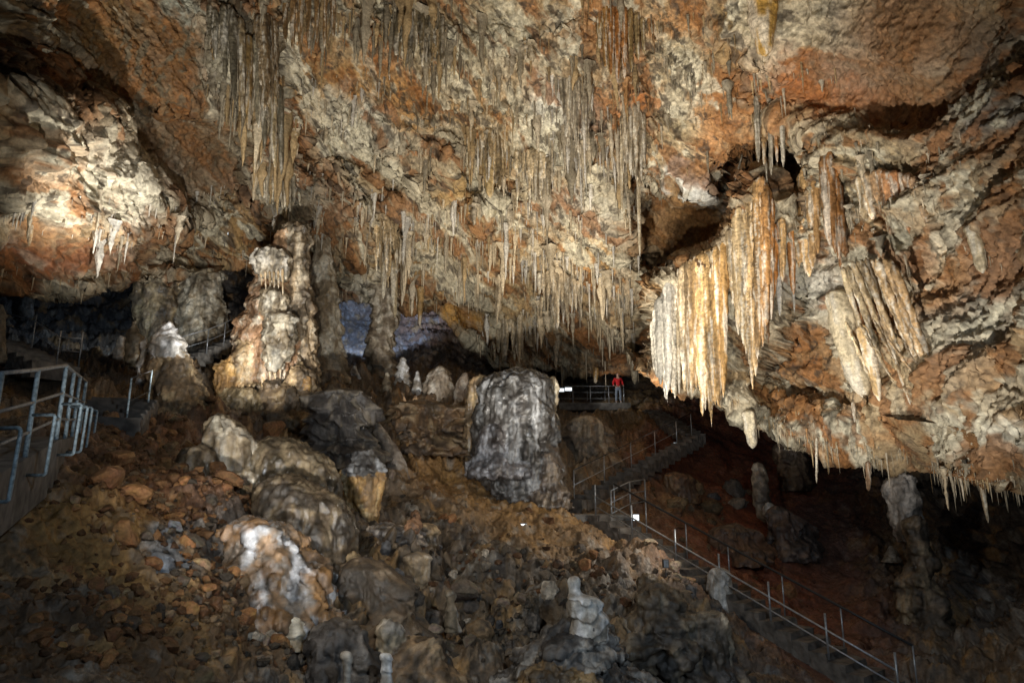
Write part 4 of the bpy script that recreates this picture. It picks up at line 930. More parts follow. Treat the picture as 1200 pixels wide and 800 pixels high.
# where stalactites grow: (px, py, rx, ry, weight, length m, tint choices)
ZONES = [
    (290, 60, 40, 70, 2.2, 1.5, (3, 3, 2)), (325, 130, 22, 60, 1.6, 1.8, (2, 3, 0)), (390, 20, 60, 28, 1.4, 1.3, (2, 3)), (480, 40, 60, 40, 1.6, 1.2, (3, 3, 2)),
    (545, 60, 50, 40, 1.0, .9, (3, 1)), (640, 50, 30, 50, .8, 1.2, (3, 2)), (722, 40, 34, 60, 1.8, 1.7, (2, 5, 3)), (675, 150, 40, 60, 1.3, 1.3, (3, 1, 4)),
    (560, 150, 60, 50, 1.5, 1.1, (2, 0, 3)), (500, 170, 60, 40, 1.2, .8, (3, 0, 1)), (610, 220, 60, 50, 2.0, 1.2, (0, 1, 4)), (690, 220, 60, 50, 1.8, 1.1, (1, 4, 0)),
    (740, 170, 30, 60, 1.3, 1.4, (3, 2, 1)), (460, 250, 60, 40, 1.8, 1.0, (0, 1, 4)), (350, 240, 40, 40, 1.3, .9, (4, 1)), (340, 180, 20, 26, .8, 1.0, (3, 0)),
    (450, 300, 50, 30, 2.0, 1.0, (0, 1, 2)), (550, 280, 60, 40, 2.0, 1.0, (0, 2, 1)), (620, 330, 60, 40, 3.0, 1.1, (0, 0, 4)), (690, 340, 60, 40, 2.6, 1.0, (0, 4, 1)),
    (600, 390, 36, 30, 2.0, .9, (4, 0)), (670, 400, 60, 26, 2.0, .8, (1, 3)), (730, 400, 40, 26, 1.4, .8, (3, 1)), (745, 330, 30, 30, 1.0, 1.0, (0, 1)),
    (420, 130, 60, 50, .8, .6, (4, 0)), (130, 255, 70, 24, 1.6, .5, (4, 4, 1)), (60, 240, 70, 30, .8, .5, (4, 1)), (260, 215, 50, 20, .6, .6, (4, 1)), (250, 270, 50, 24, .8, .5, (0, 1)),
    (1000, 215, 60, 50, 1.2, .7, (1, 0, 3)), (1090, 230, 70, 50, .7, .6, (1, 3)), (950, 110, 50, 60, .4, .7, (2, 1)), (860, 130, 40, 60, .7, .9, (3, 2)), (780, 100, 50, 60, .7, .8, (3, 1)),
    (900, 490, 60, 20, 1.6, .5, (2, 1)), (1000, 510, 60, 22, 1.6, .5, (2, 1, 5)), (1100, 540, 90, 20, 1.4, .5, (1, 3)), (820, 20, 50, 40, .6, .8, (2, 3)), (1150, 300, 60, 60, .3, .5, (1,)), (190, 310, 40, 14, .8, .6, (3, 1)), (150, 300, 20, 14, .6, .8, (3,)),
]
zw = np.array([z[4] * z[2] * z[3] for z in ZONES])
zw = zw / zw.sum()
NTOT = 20000
zi = rng.choice(len(ZONES), NTOT, p=zw)
sx = np.array([ZONES[k][0] for k in zi]) + rng.normal(size=NTOT) * 0.62 * np.array([ZONES[k][2] for k in zi])
sy = np.array([ZONES[k][1] for k in zi]) + rng.normal(size=NTOT) * 0.62 * np.array([ZONES[k][3] for k in zi])
# the fringe hanging from the lower lips
fr = []
for xs, dens, ln in [((0, 165), 90, .55), ((205, 300), 50, .5), ((300, 560), 150, .8), ((560, 770), 190, .8), ((850, 1200), 800, .55)]:
    for x in rng.uniform(*xs, dens): fr.append((x, edge_y(x) - abs(rng.normal()) * 5, ln))
fr = np.array(fr)
sx = np.concatenate([sx, fr[:, 0]])
sy = np.concatenate([sy, fr[:, 1]])
slen = np.concatenate([[ZONES[k][5] for k in zi], fr[:, 2]]) * np.clip(rng.lognormal(-0.85, 0.7, len(sx)), 0.08, 2.4)
stint = np.concatenate([[rng.choice(ZONES[k][6]) for k in zi], rng.choice([0, 1, 2, 3], len(fr))]).astype(int)
slen[NTOT:] *= .8
is_fr = np.arange(len(sx)) >= NTOT
PH = phase.reshape(G2.shape[:2])
_i, _j = ceil_idx(sx, sy)
_cl = sstep(-.05, .3, fbm(G2[_i, _j] * np.array([.8, .8, .5]), 2, seed=63))
_acc = rng.random(len(sx)) < 0.04 + 0.96 * _cl * (0.35 + 0.65 * sstep(.5, .8, PH[_i, _j]))
_acc[NTOT:] = True
ok = _acc & (sx > -250) & (sx < 1450) & (sy > -200) & (sy < edge_y(sx) + 1)
for (x, y, rx, ry) in [(800, 265, 55, 38), (890, 220, 40, 40), (205, 165, 75, 60), (725, 428, 18, 26)]:
    ok &= ~((((sx - x) / rx) ** 2 + ((sy - y) / ry) ** 2) < 1)
sx, sy, slen, stint, is_fr = sx[ok], sy[ok], slen[ok], stint[ok], is_fr[ok]
ii, jj = ceil_idx(sx, sy)
spos = G2[ii, jj] + np.array([0, 0, 0.06]) - CN[ii, jj] * 0.0
srad = np.clip(slen * rng.lognormal(-2.75, .45, len(slen)), 0.018, 0.2)
thin = rng.random(len(slen)) < 0.35
srad[thin] *= 0.5
srad[is_fr] *= .6
dep = spos @ np.array([0, CT, ST])
score = slen * srad / dep ** 2
order = np.argsort(-score)
big_i, rest = order[:290], order[290:]
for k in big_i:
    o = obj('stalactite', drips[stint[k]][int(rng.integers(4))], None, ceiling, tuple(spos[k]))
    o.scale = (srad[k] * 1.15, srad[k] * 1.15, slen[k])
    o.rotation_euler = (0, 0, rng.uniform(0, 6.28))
def batch_drips(pos, rad, ln, tint, sides=5, rings=5):
    n = len(pos)
    t = np.linspace(0, 1, rings)
    th = np.linspace(0, 2 * np.pi, sides, endpoint=False)
    prof = (1 - t) ** 0.65
    prof[0] = 1.35; prof[-1] = 0.06
    rr = rad[:, None, None] * prof[None, :, None] * (1 + 0.2 * rng.normal(size=(n, rings, sides)))
    V = np.empty((n, rings, sides, 3), np.float32)
    V[..., 0] = pos[:, None, None, 0] + rr * np.cos(th)
    V[..., 1] = pos[:, None, None, 1] + rr * np.sin(th)
    V[..., 2] = pos[:, None, None, 2] - ln[:, None, None] * t[None, :, None]
    f = grid_faces(rings, sides, True)
    Fall = (f[None] + (np.arange(n) * rings * sides)[:, None, None]).reshape(-1, 4)
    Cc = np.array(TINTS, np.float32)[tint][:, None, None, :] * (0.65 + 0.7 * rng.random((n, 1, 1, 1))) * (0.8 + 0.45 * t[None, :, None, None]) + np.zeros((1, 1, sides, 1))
    return V.reshape(-1, 3), Fall, Cc.reshape(-1, 3)
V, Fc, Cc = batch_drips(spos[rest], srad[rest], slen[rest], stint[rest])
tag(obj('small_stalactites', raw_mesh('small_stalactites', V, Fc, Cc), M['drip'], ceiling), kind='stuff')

# single, clearly recognisable stalactites and curtains
def big_stalactite(name, label, cat, top, bot, wpx, Y, tint, seed, parent=None, sides=28, rings=60, power=0.6, flute=.16, tiers=.10, root=.12):
    """one solid dripstone from pixel top to pixel bottom at distance Y, wpx wide at its root"""
    if Y is None:
        ys = []
        for f in np.linspace(0, 1, 7):
            x_, y_ = top[0] + (bot[0] - top[0]) * f, top[1] + (bot[1] - top[1]) * f
            if y_ < edge_y(x_):
                i_, j_ = ceil_idx(np.array(x_), np.array(y_))
                ys.append(float(G2[i_, j_][1]))
        Y = min(ys) - 0.12 * wpx * ys[0] / FPX
    a, b = PY(top[0], top[1], Y), PY(bot[0], bot[1], Y)
    kx = Y / float(ray(top[0], top[1])[1]) / FPX
    r0 = wpx * kx / 2
    t = np.linspace(0, 1, rings)
    th = np.linspace(0, 2 * np.pi, sides, endpoint=False)
    rad = r0 * np.sqrt(np.clip(1 - (1 - np.clip(t / root, 0, 1)) ** 2, .02, 1)) * (0.25 + 0.75 * (1 - t) ** power) * np.clip((1.02 - t) * 9, 0.05, 1) ** 0.6
    ctr = a + (b - a) * t[:, None]
    unit = np.stack([np.broadcast_to(np.cos(th), (rings, sides)), np.broadcast_to(np.sin(th), (rings, sides)), np.zeros((rings, sides))], -1)
    Q = ctr[:, None] + unit * rad[:, None, None]
    q = Q.reshape(-1, 3) + seed * 2.3
    f_ = 0.9 / max(r0, 0.05)
    s = np.repeat(rad, sides)
    fl = ridged(q * np.array([f_, f_, 0.12 * f_]), 2, 0.6, seed=seed) - .4
    ph = (q[:, 2] / max(0.3, 2.5 * r0) + fbm(q * np.array([f_, f_, .3]) * .6, 2, seed=seed + 2)) % 1.0
    dr = s * (flute * 2.0 * fl + 0.18 * fbm(q * f_ * 0.7, 3, 0.6, seed=seed + 1) + tiers * ((1 - ph) - .5))
    Q = Q + unit * dr.reshape(rings, sides, 1)
    tint = np.array(tint) * np.array([1.08, 1.0, .84])
    cc = np.tile(np.array(tint, np.float32), (len(q), 1))
    sv = fbm(q * np.array([1.0, 1.0, 0.08]) * f_ * 1.2, 4, .6, seed=seed + 3)
    cc = lerp3(cc, np.array(tint) * 0.5, 0.7 * sstep(0.05, 0.45, sv))
    cc = lerp3(cc, (.66, .60, .48), 0.7 * sstep(0.1, 0.5, -sv + 0.35 * np.repeat(t, sides) - .1))
    cc = cc * (1 + 0.3 * fbm(q * 7, 2, .7, seed=seed + 4))[:, None]
    Vv = np.concatenate([Q.reshape(-1, 3), [b + np.array([0, 0, -0.01])], [a + np.array([0, 0, 0.01])]]) - a
    ti = len(Vv) - 2
    lr = (rings - 1) * sides
    cap = np.array([[lr + i, ti, lr + (i + 1) % sides] for i in range(sides)] + [[(i + 1) % sides, ti + 1, i] for i in range(sides)])
    me = mesh_mixed(name, Vv, grid_faces(rings, sides, True), cap, np.concatenate([cc, cc[-1:], cc[:1]]))
    o = obj(name, me, M['drip'])
    o.location = tuple(a)
    if parent is not None:
        o.parent = parent
        o.location = tuple(Vector(a) - parent.location)
    else:
        tag(o, label, cat)
    return o
def curtain(label, Y, members, tint, seed, snap=True, thick=False):
    x = np.mean([m_[0] for m_ in members]); y = min(m_[1] for m_ in members)
    e = thing('stalactite_curtain', label, 'curtain', tuple(PY(x, y, Y)))
    for k, m_ in enumerate(members):
        xt, yt, xb, yb, wd = m_[:5]
        tn = m_[5] if len(m_) > 5 else tint
        tn = tuple(np.array(tn) * random.uniform(.8, 1.15))
        if not thick: wd *= .72
        big_stalactite('stalactite', None, None, (xt, yt), (xb, yb), wd, None if snap else Y + random.uniform(-.3, .1), tn, seed + 5 * k, e, power=0.45)
    return e
for k_, (x0, y0, y1, w_, Yd) in enumerate(drip_specs):
    big_stalactite('drip', None, None, (x0, y0), (x0 + .5, y1), w_, Yd, (.50, .38, .24), 1200 + k_, giant, sides=10, rings=16)
HN, PL, GR, WB = (.46, .31, .16), (.56, .48, .36), (.33, .31, .27), (.56, .57, .59)
def pleats(label, top, bot, n, w_, cols, seed, Y=None, jag=16, slant=0):
    top, bot = np.array(top, float), np.array(bot, float)
    r_ = np.random.default_rng(seed)
    mem = []
    for k in range(n):
        f = (k + .5) / n
        x = top[0, 0] + (top[-1, 0] - top[0, 0]) * f
        xb = bot[0, 0] + (bot[-1, 0] - bot[0, 0]) * f + r_.normal() * 1.0
        yt, yb = np.interp(x, top[:, 0], top[:, 1]), np.interp(xb, bot[:, 0], bot[:, 1])
        cx_ = [c_[0] for c_ in cols]
        col = np.array([np.interp(x, cx_, np.array([c_[1][i] for c_ in cols])) for i in range(3)]) * r_.uniform(.75, 1.2)
        mem.append((x, yt - 3, xb, yb - abs(r_.normal()) * jag, w_ * r_.uniform(.7, 1.4), tuple(col)))
        if k % 3 == 0:
            mem.append((x + 2, yt + (yb - yt) * r_.uniform(.3, .5), xb + 2, yb + r_.uniform(-8, 8), w_ * .7, tuple(col * 1.15)))
    e = curtain(label, 26.5, mem, HN, seed, snap=True, thick=True)
    ch = [o for o in e.children]
    keep = [o for k_, o in enumerate(ch) if k_ % 4 == 3]
    sheet = [o for o in ch if o not in keep]
    for o in sheet:
        o.location = o.location + e.location
        o.parent = None
    fuse('sheet', sheet, .055, 2, .5, seed, e, 'drip', flute=.10, tier=.02)
    return e
pleats('white and honey pleated stalactite curtain with long drips beside the person', [(764, 385), (772, 352), (785, 328), (800, 312), (816, 302), (834, 292), (850, 284)],
       [(766, 428), (776, 470), (786, 476), (800, 458), (812, 470), (822, 488), (830, 512), (838, 488), (850, 470)], 24, 9.5, [(764, (.50, .48, .44)), (782, (.62, .63, .64)), (792, (.56, .48, .36)), (812, HN), (830, (.52, .36, .18)), (850, (.44, .27, .11))], 300)
pleats('tall tan pleated stalactite curtain ending in one long tip', [(853, 276), (862, 252), (872, 232), (882, 218), (892, 206), (900, 222), (906, 240)],
       [(856, 350), (866, 400), (876, 425), (883, 464), (890, 410), (898, 402), (906, 370)], 15, 9.5, [(853, (.42, .33, .22)), (868, (.54, .42, .26)), (885, HN), (906, (.44, .2, .06))], 420)
pleats('slanting pale drapery folds running down the right mass', [(985, 318), (1000, 308), (1020, 304), (1045, 305)], [(1022, 455), (1045, 462), (1075, 480), (1110, 492)], 11, 7, [(985, (.54, .45, .31)), (1010, (.48, .36, .22)), (1045, (.42, .28, .15))], 460, jag=30)
CURT = [
    ('olive pleated curtain high on the ceiling left of centre', [(462, 18), (490, 12), (520, 20)], [(462, 82), (490, 92), (520, 78)], 13, (.26, .22, .15), 540),
    ('tan pleated curtain in the middle of the ceiling', [(548, 160), (570, 150), (590, 165)], [(550, 212), (570, 232), (592, 222)], 9, (.44, .34, .21), 545),
    ('cream pleated curtain right of the ceiling middle', [(602, 180), (625, 176), (645, 186)], [(602, 238), (625, 252), (645, 240)], 9, (.50, .42, .30), 550),
    ('grey pleated curtain hanging above the cavity', [(660, 92), (676, 84), (692, 100)], [(660, 165), (676, 190), (694, 176)], 8, (.36, .32, .26), 555),
    ('short cream curtain above the grey dome', [(575, 380), (590, 372), (612, 384)], [(575, 424), (592, 432), (612, 426)], 9, (.56, .49, .38), 557),
    ('frosty curtain left of the platform ceiling', [(630, 322), (655, 318), (680, 332)], [(630, 368), (655, 384), (682, 380)], 10, (.54, .46, .35), 559),
    ('brown bundle beside the dark upper left bundle', [(298, 20), (312, 16), (326, 28)], [(300, 100), (312, 150), (328, 132)], 8, (.28, .21, .13), 561),
    ('whitish bundle above the giant column', [(300, 205), (325, 195), (350, 210)], [(302, 240), (325, 262), (352, 246)], 10, (.52, .48, .40), 563),
    ('tawny bundle left of the middle passage', [(435, 262), (452, 256), (470, 268)], [(436, 312), (452, 334), (472, 320)], 8, (.46, .36, .23), 565),
    ('long grey tassels under the middle cavity', [(728, 130), (742, 122), (756, 136)], [(730, 196), (743, 232), (757, 200)], 7, (.38, .32, .24), 567),
]
for lb_, tp_, bt_, n_, col_, sd_ in CURT:
    pleats(lb_, tp_, bt_, n_, 5.6, [(tp_[0][0], col_), (tp_[-1][0], tuple(np.array(col_) * .85))], sd_, jag=22)
pleats('rusty drapery folds high on the right mass', [(1005, 210), (1030, 200), (1060, 205), (1080, 215)], [(1010, 262), (1035, 262), (1068, 268), (1095, 275)], 10, 9, [(1005, (.40, .33, .22)), (1045, (.38, .18, .08)), (1080, (.34, .26, .18))], 480, jag=12)
pleats('tawny stalactite lobe curtain at the top of the right mass', [(928, 262), (934, 222), (942, 200), (952, 185), (958, 180)], [(932, 300), (940, 322), (948, 326), (956, 318), (960, 290)], 6, 13, [(928, (.40, .26, .12)), (945, (.46, .32, .17)), (958, (.42, .25, .11))], 500, jag=5)
pleats('orange stalactite lobe curtain right of the tawny one', [(960, 175), (968, 170), (976, 190), (984, 225)], [(966, 262), (976, 300), (986, 314), (992, 305)], 5, 12, [(960, (.44, .27, .13)), (975, (.42, .2, .07)), (984, (.4, .2, .08))], 520, jag=5)
curtain('orange and grey ribbed stalactite curtain between the tan curtain and the lobes', 24.8, [
    (908, 262, 906, 350, 16, (.45, .20, .06)), (916, 255, 917, 330, 14, HN), (924, 250, 930, 345, 14, (.42, .2, .07)), (912, 300, 914, 370, 10, WB), (928, 310, 931, 366, 6, WB)], HN, 560)
curtain('grey fringe of thin stalactites over the dark cavity', 26.6, [
    (886, 110, 889, 190, 10, GR), (894, 120, 896, 200, 9, HN), (902, 110, 904, 205, 10, GR), (908, 130, 911, 190, 8, (.4, .2, .08)), (916, 120, 918, 196, 9, GR), (898, 190, 899, 232, 3, GR), (910, 190, 914, 246, 4, GR), (870, 180, 851, 250, 3, GR)], GR, 600)
curtain('orange fan of slender stalactites near the top edge', 24.5, [
    (704, 8, 702, 60, 12, (.3, .22, .1)), (710, 4, 709, 78, 12, (.38, .22, .08)), (717, 4, 716, 88, 12, (.42, .2, .07)), (724, 4, 724, 98, 12, (.46, .2, .06)), (731, 6, 732, 92, 12, (.42, .2, .07)), (738, 8, 740, 84, 10, (.34, .24, .11)), (745, 14, 748, 70, 10, (.4, .3, .16)), (752, 20, 755, 62, 8, (.44, .34, .18))], HN, 640)
curtain('dark grey stalactite bundle hanging in the upper left', 22.5, [
    (252, 10, 252, 70, 12), (262, 6, 264, 96, 14), (272, 10, 275, 120, 14), (282, 20, 285, 136, 14, (.28, .22, .14)), (291, 40, 291, 152, 14, (.48, .33, .15)), (300, 40, 303, 150, 14), (310, 60, 310, 175, 14), (318, 80, 322, 196, 14, (.34, .28, .18)), (328, 100, 330, 205, 12), (308, 145, 306, 190, 8, PL), (246, 5, 245, 48, 10)], (.21, .19, .145), 700)
curtain('brown stalactite bundle at the top edge left of centre', 23.5, [
    (334, -6, 334, 46, 10), (343, -6, 343, 60, 10), (352, -8, 352, 66, 10), (361, -6, 362, 58, 10), (371, -6, 371, 50, 9), (381, -6, 380, 56, 9), (390, -4, 391, 44, 9)], (.30, .19, .09), 780)
SOLO = [
    ('pale ringed stalactite slanting down the face of the right mass', (980, 340), (1014, 468), 34, 22.0, (.60, .53, .40), .35),
    ('slender tan stalactite right of the pale ringed one', (1012, 380), (1031, 470), 18, 21.8, (.45, .32, .17), .6),
    ('thick white tipped stalactite stub below the tan curtain', (877, 480), (882, 525), 17, 25.5, (.62, .56, .44), .5),
    ('white stalactite hanging right of the person in red', (742, 402), (744, 450), 11, 37.0, (.66, .62, .52), .6),
    ('orange stalactite pair tip above the platform railing', (698, 430), (698, 449), 8, 38.0, (.46, .30, .13), .5),
    ('orange ragged stalactite at the top edge right of centre', (892, -8), (897, 66), 34, 22.5, (.40, .25, .07), .5),
    ('ribbed cream stalactite low on the far right ceiling', (1140, 262), (1152, 320), 20, 17.2, (.48, .42, .31), .5),
    ('brown stalactite standing out of the right fringe', (1017, 540), (1018, 575), 7, 22.0, (.34, .22, .14), .4),
    ('long thin straw stalactite in the middle of the ceiling', (747, 160), (750, 300), 5, 29.5, (.52, .44, .32), .3),
    ('long white straw left of the dark cavity', (728, 130), (729, 250), 4, 29.5, (.46, .40, .30), .3),
    ('leaning cream stalactite hanging from the right fringe', (1150, 566), (1158, 612), 6, 17.5, (.46, .38, .28), .5),
    ('pointed orange stalactite by the middle passage', (493, 335), (492, 382), 9, 36.5, (.50, .34, .16), .6),
    ('long cream stalactite above the middle passage', (461, 300), (463, 372), 10, 36, (.54, .46, .33), .6),
    ('cream stalactite above the bluish opening', (452, 300), (449, 350), 9, 36, (.56, .5, .38), .6),
    ('twin toothed cream stalactite in the central ceiling', (572, 175), (574, 232), 16, 31.0, (.52, .40, .22), .5),
    ('short dark stalactite low on the face of the right mass', (1000, 470), (1003, 500), 5, 22.5, (.3, .24, .18), .4),
    ('slim orange stalactite under the left white lobe', (36, 262), (34, 288), 6, 17.6, (.5, .36, .22), .5),
    ('thin straw hanging under the right lip', (957, 512), (957, 566), 3, 22.5, (.5, .46, .4), .3),
]
for k, (lb, tp, bt, wd, Y, tn, pw) in enumerate(SOLO):
    big_stalactite('stalactite', lb, 'stalactite', tp, bt, wd, None if (tp[1] < edge_y(tp[0]) - 2) else Y, tn, 900 + 7 * k, power=pw)

# ================================================================== LOOSE STONES
def stone_mesh(seed, tint):
    bm = bmesh.new()
    bmesh.ops.create_icosphere(bm, subdivisions=2, radius=1)
    r_ = random.Random(seed)
    pl = [Vector((r_.gauss(0, 1), r_.gauss(0, 1), r_.gauss(0, 1))).normalized() for _ in range(8)]
    dd = [r_.uniform(.4, .8) for _ in pl]
    for v in bm.verts:
        for n, d in zip(pl, dd):
            e = v.co.dot(n) - d
            if e > 0: v.co -= n * e
        v.co *= 1 + r_.uniform(-.05, .05)
    me = bpy.data.meshes.new('stone')
    bm.to_mesh(me)
    bm.free()
    at = me.color_attributes.new('Col', 'FLOAT_COLOR', 'POINT')
    for d in at.data: d.color = (*[t * r_.uniform(.9, 1.1) for t in tint], 1)
    me.materials.append(M['stone'])
    return me
STT = [(.26, .13, .05), (.18, .085, .035), (.30, .20, .11), (.11, .085, .06), (.22, .17, .12), (.20, .21, .22)]
stones = [[stone_mesh(10 * k + j, T) for j in range(3)] for k, T in enumerate(STT)]
SZ = [(200, 560, 110, 55, 3.0, (0, 1, 0, 2)), (250, 620, 110, 50, 1.5, (0, 1, 3)), (270, 720, 110, 50, 2.5, (0, 2, 3, 1)), (120, 720, 110, 60, 1.2, (1, 0)), (200, 655, 26, 26, .8, (5, 5, 4)), (330, 740, 40, 40, .6, (4, 3)), (80, 600, 60, 20, .7, (0, 2, 1)),
      (820, 590, 46, 20, 1.0, (2, 1, 4)), (620, 680, 130, 40, 1.0, (3, 4, 1)), (560, 750, 100, 40, .8, (3, 4)), (800, 690, 40, 40, .6, (4, 2)), (480, 610, 60, 40, .5, (1, 3, 4)), (870, 700, 40, 30, .2, (1,)), (140, 490, 50, 16, .5, (0, 1)), (700, 620, 70, 30, .5, (2, 1))]
zw = np.array([z[4] * z[2] * z[3] for z in SZ]); zw /= zw.sum()
NS = 2600
zi = rng.choice(len(SZ), NS, p=zw)
px = np.array([SZ[k][0] for k in zi]) + rng.normal(size=NS) * .6 * np.array([SZ[k][2] for k in zi])
py = np.array([SZ[k][1] for k in zi]) + rng.normal(size=NS) * .6 * np.array([SZ[k][3] for k in zi])
tn = np.array([rng.choice(SZ[k][5]) for k in zi])
okk = (px > -100) & (px < 1200) & (py > 470) & (py < 850)
px, py, tn = px[okk], py[okk], tn[okk]
pos = floor_at(px, py)
dep = pos @ np.array([0, CT, ST])
size = np.clip(rng.lognormal(-3.0, .6, len(px)), .02, .30) * np.clip(dep / 11, .8, 1.6)
order = np.argsort(-size / dep)
for k in order[:290]:
    o = obj('stone', stones[tn[k]][int(rng.integers(3))], None, ground, tuple(pos[k] + np.array([0, 0, size[k] * .25])))
    s = size[k]
    o.scale = (s * rng.uniform(.8, 1.3), s * rng.uniform(.8, 1.2), s * rng.uniform(.55, .95))
    o.rotation_euler = (rng.uniform(-.5, .5), rng.uniform(-.5, .5), rng.uniform(0, 6.28))
def lump_mesh(seed, tint):
    bm = bmesh.new()
    bmesh.ops.create_icosphere(bm, subdivisions=3, radius=1)
    v = np.array([q.co[:] for q in bm.verts])
    qn = v * 1.0 + seed * 4.1
    rr_ = 1 + .34 * fbm(qn * 1.3, 3, .6, seed=seed) + .22 * (ridged(qn * np.array([2.2, 2.2, .5]), 2, seed=seed + 1) - .4)
    f = np.array([[q.index for q in t.verts] for t in bm.faces])
    bm.free()
    cc = np.tile(np.array(tint, np.float32), (len(v), 1))
    cc = lerp3(cc, np.array(tint) * 2.0 + .03, .8 * sstep(.0, .5, fbm(qn * np.array([2.2, 2.2, .6]), 3, seed=seed + 2)))
    cc = lerp3(cc, (.04, .038, .036), .7 * sstep(.1, .5, fbm(qn * 1.2, 3, seed=seed + 3)))
    me = raw_mesh('rock', v * rr_[:, None], f, cc)
    me.materials.append(M['stone'])
    return me
lumps = [lump_mesh(k, t) for k, t in enumerate([(.15, .105, .06), (.20, .13, .065), (.12, .10, .085), (.24, .17, .09), (.10, .10, .105), (.17, .09, .045), (.26, .22, .17), (.09, .075, .06)])]
for (x, y, rx, ry, n, smin, smax) in [(560, 730, 110, 45, 30, .06, .26), (620, 680, 120, 26, 22, .06, .2), (800, 740, 50, 45, 18, .07, .24), (420, 700, 50, 50, 8, .06, .2), (400, 500, 50, 30, 10, .1, .3), (480, 640, 40, 40, 10, .08, .2), (330, 760, 60, 30, 12, .06, .16), (820, 585, 40, 18, 12, .15, .4)]:
    for _ in range(n):
        qx_, qy_ = x + rng.normal() * rx * .6, y + rng.normal() * ry * .6
        sink = np.array([0, 0, -.05])
        p_ = floor_at(np.array(qx_), np.array(qy_))
        sz_ = rng.uniform(smin, smax)
        o = obj('rock', lumps[int(rng.integers(len(lumps)))], None, ground, tuple(p_))
        o.scale = (sz_ * rng.uniform(.7, 1.2), sz_ * rng.uniform(.7, 1.2), sz_ * rng.uniform(.6, 1.5))
        o.rotation_euler = (rng.uniform(-.3, .3), rng.uniform(-.3, .3), rng.uniform(0, 6.28))
VV, TT, CC, n0 = [], [], [], 0
tmpl = []
for k, T in enumerate(STT):
    me = stones[k][0]
    bm = bmesh.new(); bmesh.ops.create_icosphere(bm, subdivisions=1, radius=1)
    tmpl_v = np.array([v.co[:] for v in bm.verts]); tmpl_f = np.array([[v.index for v in f.verts] for f in bm.faces]); bm.free()
for k in order[290:]:
    s = size[k]
    v = tmpl_v * (1 + .28 * rng.normal(size=(len(tmpl_v), 1))) * np.array([s * rng.uniform(.8, 1.3), s * rng.uniform(.8, 1.2), s * rng.uniform(.6, 1)])
    a = rng.uniform(0, 6.28)
    v = v @ np.array([[math.cos(a), math.sin(a), 0], [-math.sin(a), math.cos(a), 0], [0, 0, 1]])
    VV.append(v + pos[k] + np.array([0, 0, s * .2])); TT.append(tmpl_f + n0); n0 += len(v)
    CC.append(np.tile(np.array(STT[tn[k]]) * rng.uniform(.5, 1.4), (len(v), 1)))
tag(obj('gravel', raw_mesh('gravel', np.concatenate(VV), np.concatenate(TT), np.concatenate(CC), smooth=False), M['stone'], ground), kind='stuff')

# ================================================================== PATHS, STAIRS, RAILINGS
def tube_mesh(name, pts, r, sides=10):
    pts = [Vector(p) for p in pts]
    V, F = [], []
    n = len(pts)
    for i, p in enumerate(pts):
        t = (pts[min(i + 1, n - 1)] - pts[max(i - 1, 0)]).normalized()
        up = Vector((0, 0, 1)) if abs(t.z) < .95 else Vector((0, 1, 0))
        a = t.cross(up).normalized()
        b = a.cross(t)
        for k in range(sides):
            th = 2 * math.pi * k / sides
            V.append(p + (a * math.cos(th) + b * math.sin(th)) * r)
    for i in range(n - 1):
        for k in range(sides):
            F.append((i * sides + k, i * sides + (k + 1) % sides, (i + 1) * sides + (k + 1) % sides, (i + 1) * sides + k))
    F.append(tuple(range(sides))[::-1])
    F.append(tuple((n - 1) * sides + k for k in range(sides)))
    me = bpy.data.meshes.new(name)
    me.from_pydata([v[:] for v in V], [], F)
    me.polygons.foreach_set('use_smooth', [True] * (len(F) - 2) + [False, False])
    return me
def rounded(pts, r=0.07, n=4):
    pts = [Vector(p) for p in pts]
    out = [pts[0]]
    for i in range(1, len(pts) - 1):
        a, b, c_ = pts[i - 1], pts[i], pts[i + 1]
        p, q = b + (a - b).normalized() * r, b + (c_ - b).normalized() * r
        for k in range(n + 1):
            t = k / n
            out.append(p * (1 - t) ** 2 + b * 2 * t * (1 - t) + q * t * t)
    return out + [pts[-1]]
def box_mesh(name, x0, x1, y0, y1, z0, z1, bev=0.015, rough=0.0, seed=0):
    bm = bmesh.new()
    bmesh.ops.create_cube(bm, size=1)
    for v in bm.verts:
        v.co = Vector(((x0 + x1) / 2 + v.co.x * (x1 - x0), (y0 + y1) / 2 + v.co.y * (y1 - y0), (z0 + z1) / 2 + v.co.z * (z1 - z0)))
    if rough:
        bmesh.ops.subdivide_edges(bm, edges=bm.edges[:], cuts=3, use_grid_fill=True)
        r_ = random.Random(seed)
        for v in bm.verts: v.co += Vector((r_.gauss(0, rough), r_.gauss(0, rough), r_.gauss(0, rough * .6)))
    elif bev:
        bmesh.ops.bevel(bm, geom=bm.edges[:], offset=bev, segments=2, profile=.5, affect='EDGES')
    me = bpy.data.meshes.new(name)
    bm.to_mesh(me)
    bm.free()
    return me
def staircase(label, p0, p1, width, n, side_depth=0.9, mat='step', rough=0.012):
    p0, p1 = Vector(p0), Vector(p1)
    run = Vector((p1.x - p0.x, p1.y - p0.y, 0))
    L = run.length
    ang = math.atan2(run.y, run.x)
    e = thing('concrete_staircase', label, 'stairs', p0)
    e.rotation_euler = (0, 0, ang)
    dz, dx = (p1.z - p0.z) / n, L / n
    for k in range(n):
        me = box_mesh('step', k * dx, (k + 1) * dx + 0.03, -width / 2, width / 2, (k + 1) * dz - abs(dz) - side_depth * .35, (k + 1) * dz, rough=rough, seed=k)
        obj('step', me, M[mat], e)
    return e
